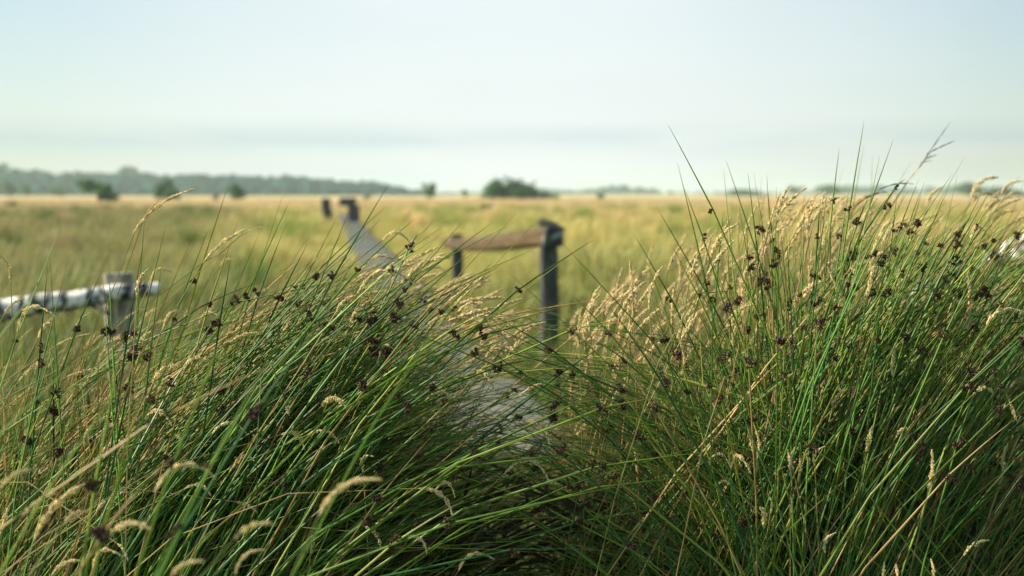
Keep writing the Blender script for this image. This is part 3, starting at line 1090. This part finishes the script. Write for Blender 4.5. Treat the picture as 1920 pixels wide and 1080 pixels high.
ZONES = [  # name bounds in u, x of base, label
    ('left margin', -400, 260, 'upright dark green rush tussock in front of the white birch rail'),
    ('left', 260, 660, 'broad rush tussock leaning right, between birch rail and boardwalk'),
    ('centre', 660, 985, 'long-stemmed rush tussock swept flat across the near end of the boardwalk'),
    ('inner right', 985, 1300, 'rush tussock right of the boardwalk whose stems lean left below the handrail'),
    ('right', 1300, 1640, 'tall upright rush tussock below the pale golden plumes'),
    ('right margin', 1640, 2300, 'dense rush tussock leaning right in front of the second birch rail'),
]
tussocks = []
for nm, u0, u1, lab in ZONES:
    uc = min(max((u0 + u1) / 2, -50), 1990)
    b0 = at(uc, 900, 1.8)
    tussocks.append(empty('rush_tussock', (float(b0[0]), float(b0[1]), 0), lab, 'rush', 'rush tussocks around the boardwalk'))
b0 = at(300, 1000, 1.05)
front = empty('rush_tussock', (float(b0[0]), float(b0[1]), 0), 'blurred rush stems with dark heads nearest the camera at bottom left', 'rush', 'rush tussocks around the boardwalk')


def zone_of(u, d):
    if d < 1.25:
        return front
    for (nm, u0, u1, lab), t in zip(ZONES, tussocks):
        if u0 <= u < u1:
            return t
    return tussocks[-1] if u > 960 else tussocks[0]


hr_ = random.Random(3)
for k in range(66):        # smaller and further ones between the charted heads
    if k % 3:
        hu = hr_.uniform(1240, 1930)
        hv = float(env(hu)) + 25 + 230 * hr_.random()
    else:
        hu = hr_.uniform(450, 960)
        hv = float(env(hu)) + 60 + 200 * hr_.random()
    HEADS.append((hu, hv, hr_.uniform(1.9, 2.8)))
for h in HEADS:
    u, v = h[0], h[1]
    if len(h) > 2:
        d = h[2]
        if d > 1.7:
            d = 1.58 + 0.22 * (d - 1.62)
    else:
        d = 1.58 + random.gauss(0, 0.05)
    right = random.random() < float(p_right(u))
    a_ = h[3] if len(h) > 3 else float((lean_right_group if right else lean_left_group)(u, v)) + random.gauss(0, 8)
    ext = h[4] if len(h) > 4 else (random.uniform(0.02, 0.08) if v < 500 and u > 1200 else random.uniform(0.05, 0.17))
    T = zone_of(u, d)
    o3 = np.array(T.location)
    B, C, P, Tp = stem_geometry(np.array([u]), np.array([v]), np.array([d]), np.array([a_]), np.array([ext]))
    bl = B[0] - o3
    me = stems_mesh('stem', B, C, P, Tp, 0.00150, B[0], 0.05, 0.004)
    st = add('stem', me, T, bl, M_RUSH)
    c = add('seed_cluster', random.choice(CLUSTERS), st, P[0] - B[0] + np.array([random.gauss(0, 0.002), -0.003, random.gauss(0, 0.002)]))
    r_ = 0.0080 * random.uniform(0.62, 1.3) * (d / h[2] if len(h) > 2 else 1) ** 0.5
    c.scale = (r_ * random.uniform(0.9, 1.35), r_, r_)
    c.rotation_euler = (random.uniform(0, 6.28), random.uniform(-0.5, 0.5), random.uniform(0, 6.28))

for (u, v, d, a_) in TIPS:
    ext = 0.2
    tip = at(u, v, d)
    D = np.array([math.cos(R(a_)), 0, math.sin(R(a_))])
    P = tip - D * ext
    T = zone_of(u - 40, d)
    # express P back as a view position for the stem builder
    rel = P - np.array([0, 0, H])
    dz = rel[1] * CP - rel[2] * SP
    uu = 960 + rel[0] / dz * FPX
    vv = 540 - (rel[1] * SP + rel[2] * CP) / dz * FPX
    B, C, P2, Tp = stem_geometry(np.array([uu]), np.array([vv]), np.array([dz]), np.array([float(a_)]), np.array([ext]))
    me = stems_mesh('stem', B, C, P2, Tp, 0.00150, B[0], 0.05, 0.0)
    add('stem', me, T, B[0] - np.array(T.location), M_RUSH)

# the countless other stems of each tussock
NS = 5400
u = rng.uniform(-260, 2180, NS * 2)
dens = np.interp(u, [-260, 550, 720, 850, 1000, 1100, 1250, 2180], [0.9, 0.95, 0.75, 0.5, 0.5, 0.7, 1, 1.05])
u = u[rng.random(len(u)) < dens][:NS]
NS = len(u)
v = env(u) + 6 + 640 * rng.random(NS) ** 1.35
nx = 1250
u[:nx] = np.clip(rng.normal(750, 120, nx), 480, 980)
v[:nx] = env(u[:nx]) + 25 + 210 * rng.random(nx)
nc = 520           # long flat stems that cross in the hollow
u[nx:nx + nc] = rng.uniform(840, 1300, nc)
v[nx:nx + nc] = rng.uniform(650, 1090, nc)
ne = nx + nc + 420  # close growth before the second birch rail
u[nx + nc:ne] = rng.uniform(1640, 2080, 420)
v[nx + nc:ne] = env(u[nx + nc:ne]) + 40 + 170 * rng.random(420)
d = np.clip(1.64 + np.abs(rng.normal(0, 0.36, NS)), 1.6, 2.8)
d = np.where(v < env(u) + 60, np.maximum(d, 1.6), d)
nb_ = ne + 260
u[ne:nb_] = rng.uniform(-120, 340, 260)
v[ne:nb_] = rng.uniform(545, 740, 260)
d[ne:nb_] = rng.uniform(1.75, 2.9, 260)
isr = rng.random(NS) < p_right(u)
a_ = np.where(isr, lean_right_group(u, v), lean_left_group(u, v)) + rng.normal(0, 1, NS) * np.interp(u, [0, 400, 700, 1000], [14, 13, 10, 9])
wild = (rng.random(NS) < 0.06) & (v > env(u) + 150)
a_ = np.where(wild, a_ + rng.normal(0, 24, NS), a_)
a_ = np.clip(a_, 4, 176)
ext = rng.uniform(0.10, 0.28, NS)
tip = at(u, v, d)
D = np.stack([np.cos(np.radians(a_)), np.zeros(NS), np.sin(np.radians(a_))], -1)
P = tip - D * ext[:, None]


def view_of(P):
    rel = P - np.array([0, 0, H])
    dz = rel[:, 1] * CP - rel[:, 2] * SP
    return 960 + rel[:, 0] / dz * FPX, 540 - (rel[:, 1] * SP + rel[:, 2] * CP) / dz * FPX, dz


uu, vv, dz = view_of(P)
B, C, P2, Tp = stem_geometry(uu, vv, dz, a_, ext)
kink = rng.random(NS) < 0.05     # snapped and hanging tips
Tp[kink] = P2[kink] + unit(Tp[kink] - P2[kink] + rng.normal(size=(kink.sum(), 3)) * np.array([0.12, 0.06, 0.12]) - np.array([0, 0, 0.12])) * ext[kink, None] * 0.7
for i, ((nm, u0, u1, lab), t) in enumerate(zip(ZONES, tussocks)):
    sel = (u >= u0) & (u < u1)
    me = stems_mesh('stem_mass', B[sel], C[sel], P2[sel], Tp[sel], [0.00112, 0.00112, 0.00118, 0.0012, 0.00125, 0.00125][i], np.array(t.location), [0.42, 0.36, 0.16, 0.16, 0.26, 0.22][i], 0.012)
    o = add('stem_mass', me, t, (0, 0, 0), M_RUSH)
    tag(o, kind='stuff')
nt_ = 3000  # dark dead-litter ribbons, added to block light and darken the low gaps
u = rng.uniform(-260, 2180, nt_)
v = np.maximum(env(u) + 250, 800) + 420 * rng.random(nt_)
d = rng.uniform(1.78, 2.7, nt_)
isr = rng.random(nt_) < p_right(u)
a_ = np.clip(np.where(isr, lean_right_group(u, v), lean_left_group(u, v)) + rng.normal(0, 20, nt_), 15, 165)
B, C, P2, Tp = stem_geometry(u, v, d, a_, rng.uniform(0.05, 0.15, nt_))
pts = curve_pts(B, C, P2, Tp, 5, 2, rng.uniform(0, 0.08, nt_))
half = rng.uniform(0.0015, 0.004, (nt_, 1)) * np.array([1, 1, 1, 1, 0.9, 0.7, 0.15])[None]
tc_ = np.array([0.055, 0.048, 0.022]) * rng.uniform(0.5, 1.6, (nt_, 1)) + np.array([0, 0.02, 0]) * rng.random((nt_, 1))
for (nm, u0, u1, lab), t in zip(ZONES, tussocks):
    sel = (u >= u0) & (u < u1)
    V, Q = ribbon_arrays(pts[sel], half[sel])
    tag(add('darkening_thatch', mesh_faces('darkening_thatch', V - np.array(t.location), Q, np.repeat(tc_[sel], 14, 0)), t, (0, 0, 0), M_BLADE), kind='stuff')

# a few blurred stems close to the lens, bottom left
nf = 8
u = rng.uniform(-150, 760, nf)
v = rng.uniform(720, 1080, nf)
d = rng.uniform(0.92, 1.2, nf)
a_ = rng.normal(52, 9, nf)
B, C, P2, Tp = stem_geometry(u, v, d, a_, rng.uniform(0.05, 0.16, nf))
tag(add('stem_mass', stems_mesh('stem_mass', B, C, P2, Tp, 0.0014, np.array(front.location), 0.15, 0.01), front, (0, 0, 0), M_RUSH), kind='stuff')

# ------------------------------------------------------------------ plumed grasses
def plume_mesh(i, arch, W, n_, loose):
    t = np.sort(rng.uniform(0.0, 1, n_))
    X = np.stack([t, np.zeros(n_), arch * 4 * t * (1 - t) - 0.0 * t], -1)
    tan = unit(np.stack([np.ones(n_), np.zeros(n_), arch * 4 * (1 - 2 * t)], -1))
    prof = np.sin(np.pi * np.clip(t * 0.93 + 0.05, 0, 1) ** 0.8) ** 0.7
    lob = 0.75 + 0.35 * np.sin(t * 23 + i * 2)          # uneven side branches
    ang = rng.uniform(0, 6.28, n_)
    side = np.stack([np.zeros(n_), np.cos(ang), np.sin(ang)], -1)
    side = unit(side - tan * (side * tan).sum(-1, keepdims=True))
    C = X + side * (W * prof * lob * np.sqrt(rng.random(n_)))[:, None]
    D = unit(tan + side * rng.uniform(0.1, loose, n_)[:, None] + 0.12 * rng.normal(size=(n_, 3)))
    V, Fc = spikelets(C, D, rng.uniform(0.022, 0.042, n_) * (1.2 - 0.3 * t), rng.uniform(0.007, 0.012, n_))
    tt = rng.random((n_, 1))
    T = (np.array([0.97, 0.90, 0.60]) * (1 - tt) + np.array([0.88, 0.75, 0.42]) * tt) * rng.uniform(0.7, 1.2, (n_, 1))
    T[rng.random(n_) < 0.10] *= np.array([0.65, 0.55, 0.5])
    me = mesh_faces('plume', V, Fc, np.repeat(T, 6, 0), smooth=False)
    me.materials.append(M_PLUME)
    return me, arch


PLUMES = [plume_mesh(i, *q) for i, q in enumerate([(0.05, 0.045, 330, 0.5), (0.10, 0.05, 340, 0.45), (0.16, 0.05, 340, 0.5), (0.22, 0.045, 320, 0.5), (0.13, 0.065, 300, 0.75),
                                                   (0.08, 0.038, 320, 0.4), (0.28, 0.045, 330, 0.5), (0.02, 0.05, 320, 0.5)])]
STALK_TINT = np.array([[0.36, 0.29, 0.12], [0.45, 0.34, 0.16], [0.22, 0.26, 0.08], [0.15, 0.22, 0.06]])


def plume_frame(p0, p1, roll):
    X = p1 - p0
    L = np.linalg.norm(X)
    X = X / L
    up = np.array([-0.2 * np.sign(X[0] + 1e-6), 0.15 * roll, 1.0])
    Z = up - X * (up @ X)
    if np.linalg.norm(Z) < 0.2:
        Z = np.array([-1.0, 0.2, 0]) - X * (np.array([-1.0, 0.2, 0]) @ X)
    Z = Z / np.linalg.norm(Z)
    Yv = np.cross(Z, X)
    return L, X, Yv, Z


def grass_stalk(parent, p0, p1, fat=1.0, variant=None, name='stalk', lift=0.5, tint=None, rs=0.0008):
    """a stalk from the ground up to p0, its plume from p0 to p1"""
    if variant is None:
        variant = random.randrange(len(PLUMES))
    me, arch = PLUMES[variant]
    L, X, Yv, Z = plume_frame(p0, p1, random.gauss(0, 1.2))
    D = unit(X + Z * arch * 4)
    ca, sa = D[0], max(D[2], 0.34)
    dx = max(-0.6, min(0.6, 0.5 * p0[2] * ca / sa))
    B = np.array([[p0[0] - dx + random.gauss(0, 0.02), p0[1] + random.gauss(0, 0.05), -0.02]])
    C = p0[None] - D[None] * lift * np.linalg.norm(p0 - B[0])
    mid = p0[None] + D[None] * L * 0.06
    pts = curve_pts(B, C, p0[None], mid, 8, 1)
    rad = (np.linspace(1.2, 0.75, 9) * rs)[None]
    V, Q = tube_arrays(pts, rad, 3)
    if parent is frontg and tint is None:
        rs = 0.0006
        tint = STALK_TINT[random.choice((2, 3, 3))] * random.uniform(0.9, 1.3)
    tcol = np.array(tint) if tint is not None else random.choice(STALK_TINT) * random.uniform(0.8, 1.2)
    st = add(name, mesh_faces(name, V - B[0], Q, np.tile(tcol, (len(V), 1))), parent, B[0] - np.array(parent.location), M_BLADE)
    pl_ = add('plume', me, st)
    Rm = Matrix(((X[0], Yv[0], Z[0]), (X[1], Yv[1], Z[1]), (X[2], Yv[2], Z[2]))).to_4x4()
    pl_.matrix_local = Matrix.Translation(Vector(p0 - B[0])) @ Rm @ Matrix.Diagonal((L, L * fat, L * fat, 1))
    return st


# (u0,v0 foot of plume, u1,v1 tip, optional depth)
PL_TXT = """1462,453,1500,402,2.6 1487,453,1557,397,2.5 1462,433,1477,387,2.7 1567,410,1592,370,2.6 1613,430,1647,402,2.5 1723,440,1760,415,2.4 1822,370,1872,333,2.5 1823,380,1870,372,2.5
1853,393,1897,370,2.5 1850,407,1913,373,2.4 1877,363,1917,340,2.6 1737,387,1770,350,2.5 1647,450,1697,437,2.2 1540,510,1593,495,2 1507,557,1553,548,1.9 1683,533,1713,522,2 1780,543,1837,533,2
1727,578,1763,567,1.8 1412,510,1425,468,2.6 1352,497,1358,463,2.7 1390,450,1407,430,2.7 1432,427,1442,407,2.7 1280,487,1307,458,2.8 1287,513,1330,477,2.8 1317,577,1317,533,2.4 1500,473,1512,447,2.6
1860,420,1905,395,2.4 1880,440,1925,405,2.5 1690,470,1725,462,2 1820,445,1850,440,2.2 1600,520,1606,470,1.9 1813,620,1815,510,1.75
7,593,45,560,1.4 33,623,103,593,1.5 72,633,110,617,1.75 307,613,358,593,1.75 373,607,410,592,1.9 413,500,437,487,2.6 257,557,278,505,1.5 282,530,325,512,2 20,530,-2,478,1.75
717,450,769,457,1.68 678,504,753,501,1.7 699,537,730,516,1.68 671,550,778,534,1.68 631,584,687,561,1.68 655,614,693,564,1.68 620,580,650,555,1.9 797,617,853,589,1.68 859,584,910,590,1.72 865,614,942,618,1.7
791,522,839,513,2.5 750,561,830,546,2.4 760,575,835,560,2.6 720,570,800,550,2.6 910,671,960,662,1.75 890,600,968,660,1.75 711,671,744,662,1.7 287,719,336,687,1.68 342,703,397,679,1.66 271,787,322,797,1.66
189,858,234,829,1.66 159,840,173,797,1.7 399,811,462,813,1.68 528,815,570,842,1.68 578,815,636,831,1.68 438,876,477,864,1.68 291,921,403,895,1.08 346,917,395,929,1.68 216,933,249,935,1.66 181,960,222,945,1.62
41,970,106,925,1.1 65,1011,165,905,1.15 0,917,65,880,1.0 118,986,161,958,1.1 208,1003,285,994,1.1 440,1011,517,984,1.02 444,941,481,960,1.68 583,1039,603,984,1.6 600,965,715,900,1.0 0,1007,20,943,1.45
605,760,650,764,1.68 536,754,542,778,1.68 175,1064,228,1043,1.3 442,1076,497,1031,1.1 98,1078,151,1051,1.3 220,1019,240,1051,1.4 320,1082,380,1052,0.95 786,916,848,966,1.62 814,923,853,932,1.64 686,988,714,1027,1.6
860,1069,925,1048,1.6 902,992,960,974,1.95 918,1004,973,981,2 895,1015,934,1018,2 964,1029,1020,1029,2 985,1055,1031,1056,1.9 948,886,1029,902,1.72 985,788,1031,839,1.68 973,744,1027,717,1.7 809,740,846,747,1.7
883,724,927,735,1.72 911,668,971,666,1.9 946,645,999,640,1.9 1170,923,1193,955,1.8 682,886,700,856,1.68 765,1005,800,1038,1.65 1331,861,1367,871,1.7 1371,878,1408,887,1.7 1343,914,1371,909,1.7 1456,899,1473,875,1.68
1482,892,1476,842,1.68 1488,885,1491,838,1.68 1514,880,1506,849,1.68 1499,892,1500,858,1.7 1528,873,1547,837,1.68 1444,964,1440,926,1.68 1432,991,1425,952,1.66 1547,1037,1568,999,1.64 1807,1041,1855,1013,1.6
1655,1085,1658,1055,1.5 1683,1080,1680,1058,1.5 1750,1085,1745,1048,1.5 1741,916,1747,844,1.66 1680,820,1704,803,1.7 1615,606,1658,602,1.85 1665,635,1692,606,1.9 1735,639,1776,622,1.8 1850,608,1920,586,1.7
1720,582,1766,567,1.9 1894,755,1906,789,1.7 1826,738,1865,739,1.7 1598,743,1617,704,1.75 1528,770,1548,712,1.78 1400,655,1407,690,1.8 1270,715,1305,690,1.9 1560,770,1590,730,1.75 1625,845,1635,800,1.7 1420,860,1415,800,1.7
1405,800,1412,850,1.72 1655,800,1690,760,1.75 1770,690,1800,650,1.8 1690,700,1720,670,1.8 1540,740,1562,690,1.8"""
PL = [tuple(float(q) for q in w.split(',')) for w in PL_TXT.split()]
GZ = [(-400, 330, 'clump of dry plumed grass among the rushes below the birch rail'),
      (330, 640, 'plumed grass with short cream spikes in the dark lower left rushes'),
      (640, 1060, 'cream plumed grass bent right over the near end of the boardwalk'),
      (1060, 1480, 'golden sunlit plumed grass right of the handrail'),
      (1480, 1700, 'tall golden plumed grass in the middle of the right-hand rushes'),
      (1700, 2400, 'arching plumed grass in front of the birch rail at the right margin')]
grasses = []
for u0, u1, lab in GZ:
    b0 = at(min(max((u0 + u1) / 2, -20), 1960), 900, 1.95)
    grasses.append(empty('plumed_grass', (float(b0[0]), float(b0[1]), 0), lab, 'grass', 'plumed grass clumps among the rushes'))
b0 = at(420, 1050, 1.02)
frontg = empty('plumed_grass', (float(b0[0]), float(b0[1]), 0), 'blurred plumed grass spikes nearest the camera at bottom left', 'grass', 'plumed grass clumps among the rushes')


def gzone(u, d):
    if d < 1.25:
        return frontg
    for (u0, u1, lab), t in zip(GZ, grasses):
        if u0 <= u < u1:
            return t
    return grasses[-1]


for q in PL:
    d = q[4] if len(q) > 4 else 1.7
    d = d - 0.09 if 1.6 < d < 1.9 else d
    p0, p1 = at(q[0], q[1], d), at(q[2], q[3], d + random.gauss(0, 0.012))
    ln_ = math.hypot(q[2] - q[0], q[3] - q[1])
    flat = abs(q[3] - q[1]) < 0.5 * abs(q[2] - q[0])
    steep = abs(q[2] - q[0]) < 0.5 * abs(q[3] - q[1])
    var = random.choice([2, 3, 4, 6] if flat else ([0, 5, 7] if steep else [0, 1, 2, 4, 5]))
    grass_stalk(gzone(q[0], d), p0, p1, fat=min(1.6, max(0.75, (62 / ln_) ** 0.5)) * 1.5, variant=var)

# more plumes of the same grasses, further back and out of focus
def back_plumes(nn, u0, u1, vtop, vspan, d0, d1, a0, a1, lpx=(42, 70)):
    for _ in range(nn):
        u = random.uniform(u0, u1)
        d = random.uniform(d0, d1)
        v = float(np.interp(u, *vtop)) + vspan * random.random() ** 1.4
        a_ = R(random.gauss((a0 + a1) / 2, (a1 - a0) / 3))
        ln_ = random.uniform(*lpx) * 1.75 / d ** 0.9
        p0 = at(u, v, d)
        p1 = at(u + ln_ * math.cos(a_), v - ln_ * math.sin(a_), d)
        grass_stalk(gzone(u, d), p0, p1, fat=random.uniform(0.95, 1.4), variant=random.choice([0, 0, 1, 5, 7, 7, 4]), rs=0.0009)


back_plumes(120, 1060, 1300, ([1060, 1150, 1300], [640, 560, 475]), 200, 1.7, 3.0, 40, 88, (50, 88))
back_plumes(170, 1260, 1660, ([1075, 1200, 1320, 1450, 1660], [650, 545, 462, 415, 400]), 230, 1.66, 2.9, 40, 84, (50, 92))
back_plumes(60, 1640, 1930, ([1640, 1930], [430, 380]), 220, 1.9, 2.7, 25, 55)
back_plumes(130, 580, 950, ([580, 760, 940], [540, 515, 615]), 110, 1.75, 2.7, 15, 42, (60, 100))
back_plumes(50, 0, 600, ([0, 300, 600], [610, 590, 530]), 170, 1.9, 2.7, 25, 65)

back_plumes(80, 20, 640, ([20, 640], [640, 600]), 380, 1.64, 1.9, 15, 65, (35, 62))
back_plumes(40, 1250, 1900, ([1250, 1900], [600, 580]), 380, 1.64, 1.9, 40, 100, (35, 62))

# leaf blades, green and straw, of the grass clumps
NB = 3300
u = rng.uniform(-260, 2180, NB)
v = env(u) + 70 + 620 * rng.random(NB) ** 1.1
d = np.clip(1.7 + np.abs(rng.normal(0, 0.4, NB)), 1.6, 3.0)
isr = rng.random(NB) < p_right(u)
gapm = (u > 790) & (u < 1060)
keepb = ~gapm | (rng.random(NB) < 0.35)
u, v, d, isr = u[keepb], v[keepb], d[keepb], isr[keepb]
NB = len(u)
a_ = np.clip(np.where(isr, lean_right_group(u, v), lean_left_group(u, v)) + rng.normal(0, 15, NB), 5, 175)
ext = rng.uniform(0.08, 0.25, NB)
tip = at(u, v, d)
D = np.stack([np.cos(np.radians(a_)), np.zeros(NB), np.sin(np.radians(a_))], -1)
uu, vv, dz = view_of(tip - D * ext[:, None])
B, C, P2, Tp = stem_geometry(uu, vv, dz, a_, ext)
pts = curve_pts(B, C, P2, Tp, 6, 4, rng.uniform(0, 0.10, NB) * (rng.random(NB) < 0.6))
kk = pts.shape[1]
half = rng.uniform(0.0007, 0.0021, (NB, 1)) * np.array([0.9, 1, 1, 1, 0.95, 0.9, 0.8, 0.62, 0.4, 0.05])[None]
straw = rng.random(NB) < np.interp(u, [0, 500, 700, 1000, 1100, 1400, 1900], [0.58, 0.52, 0.28, 0.2, 0.42, 0.38, 0.32])
tcol = np.where(straw[:, None], np.array([0.52, 0.41, 0.20]) * rng.uniform(0.45, 1.2, (NB, 1)),
                np.array([0.11, 0.22, 0.04]) * rng.uniform(0.6, 1.5, (NB, 1)) * (1 + 0.15 * rng.normal(size=(NB, 3))))
tcol = np.clip(tcol, 0.01, 0.8)
for i, ((u0, u1, lab), t) in enumerate(zip(GZ, grasses)):
    sel = (u >= u0) & (u < u1)
    V, Q = ribbon_arrays(pts[sel], half[sel])
    o = add('blade_mass', mesh_faces('blade_mass', V - np.array(t.location), Q, np.repeat(tcol[sel], kk * 2, 0)), t, (0, 0, 0), M_BLADE)
    tag(o, kind='stuff')

# ------------------------------------------------------------------ single grasses that stand above the rest
def single(name, label, cat, u, v, d):
    b = at(u, v, d)
    return empty(name, (float(b[0]), float(b[1]), 0), label, cat)


t = single('grass_stalk', 'tall thin grass stalk with an arching tan twin seed head above the birch rail', 'grass', 190, 700, 1.66)
grass_stalk(t, at(252, 435, 1.66), at(363, 355, 1.66), 0.62, 2, 'stem', 0.55, (0.30, 0.30, 0.09), 0.0007)
grass_stalk(t, at(268, 415, 1.66), at(303, 372, 1.655), 0.8, 5, 'side_branch', 0.6, (0.30, 0.30, 0.09), 0.0006)
t = single('grass_stalk', 'grass stalk with a forked tan seed head pointing right, left of the centre rushes', 'grass', 330, 700, 1.66)
grass_stalk(t, at(382, 492, 1.66), at(468, 428, 1.66), 0.85, 1, 'stem', 0.55, (0.28, 0.30, 0.09), 0.0008)
grass_stalk(t, at(450, 443, 1.66), at(500, 424, 1.655), 0.8, 5, 'side_branch', 0.6, (0.28, 0.30, 0.09), 0.0006)
grass_stalk(t, at(383, 491, 1.66), at(425, 474, 1.665), 0.8, 0, 'side_branch', 0.6, (0.28, 0.30, 0.09), 0.0006)
t = single('reed', 'tallest reed with a one-sided feathery panicle against the sky', 'reed', 1600, 700, 2.4)
grass_stalk(t, at(1700, 343, 2.4), at(1745, 288, 2.4), 0.45, 7, 'stem', 0.62, (0.10, 0.15, 0.07), 0.0016)
bb = np.array(t.location)
for (a0, b0_, a1, b1, ft) in ((1722, 316, 1781, 230, 0.22), (1738, 288, 1790, 264, 0.5), (1732, 300, 1757, 290, 0.7), (1726, 306, 1748, 301, 0.7)):
    p0, p1 = at(a0, b0_, 2.4), at(a1, b1, 2.4 + random.gauss(0, 0.01))
    L, X, Yv, Z = plume_frame(p0, p1, 0)
    o = add('panicle_branch', PLUMES[7][0].copy(), t)
    o.data.materials.clear()
    o.data.materials.append(M_RUSH)
    tt = np.ones((len(o.data.vertices), 4), np.float32)
    tt[:, :3] = np.array([0.10, 0.13, 0.08]) * rng.uniform(0.6, 1.3, (len(tt), 1))
    o.data.attributes['tint'].data.foreach_set('color', tt.ravel())
    Rm = Matrix(((X[0], Yv[0], Z[0]), (X[1], Yv[1], Z[1]), (X[2], Yv[2], Z[2]))).to_4x4()
    o.matrix_local = Matrix.Translation(Vector(p0 - bb)) @ Rm @ Matrix.Diagonal((L, L * ft, L * ft, 1))
t = single('grass_stalk', 'dark purplish grass panicle drooping right just below the reed', 'grass', 1560, 700, 2.2)
DARK = PLUMES[2][0].copy()
tt = np.ones((len(DARK.vertices), 4), np.float32)
tt[:, :3] = np.array([0.13, 0.085, 0.075]) * rng.uniform(0.6, 1.4, (len(tt), 1))
DARK.attributes['tint'].data.foreach_set('color', tt.ravel())
PLUMES.append((DARK, 0.16))
grass_stalk(t, at(1604, 387, 2.2), at(1662, 360, 2.2), 0.6, 8, 'stem', 0.55, (0.12, 0.10, 0.06), 0.0009)
grass_stalk(t, at(1650, 355, 2.2), at(1712, 345, 2.2), 0.5, 8, 'side_branch', 0.6, (0.12, 0.10, 0.06), 0.0007)

# ------------------------------------------------------------------ air
haze = box_mesh('haze', 6400, 3320, 24, 0)
m, n, l = material('pale_haze')
pv = n.new('ShaderNodeVolumePrincipled')
pv.inputs['Color'].default_value = (0.68, 0.87, 0.89, 1)
pv.inputs['Density'].default_value = 0.00036
pv.inputs['Anisotropy'].default_value = 0.2
o = n.new('ShaderNodeOutputMaterial')
l.new(pv.outputs[0], o.inputs['Volume'])
hz = tag(add('haze', haze, None, (0, 1400, 10.5), m), kind='stuff')
hz['label'] = 'pale blue summer haze over the whole meadow'
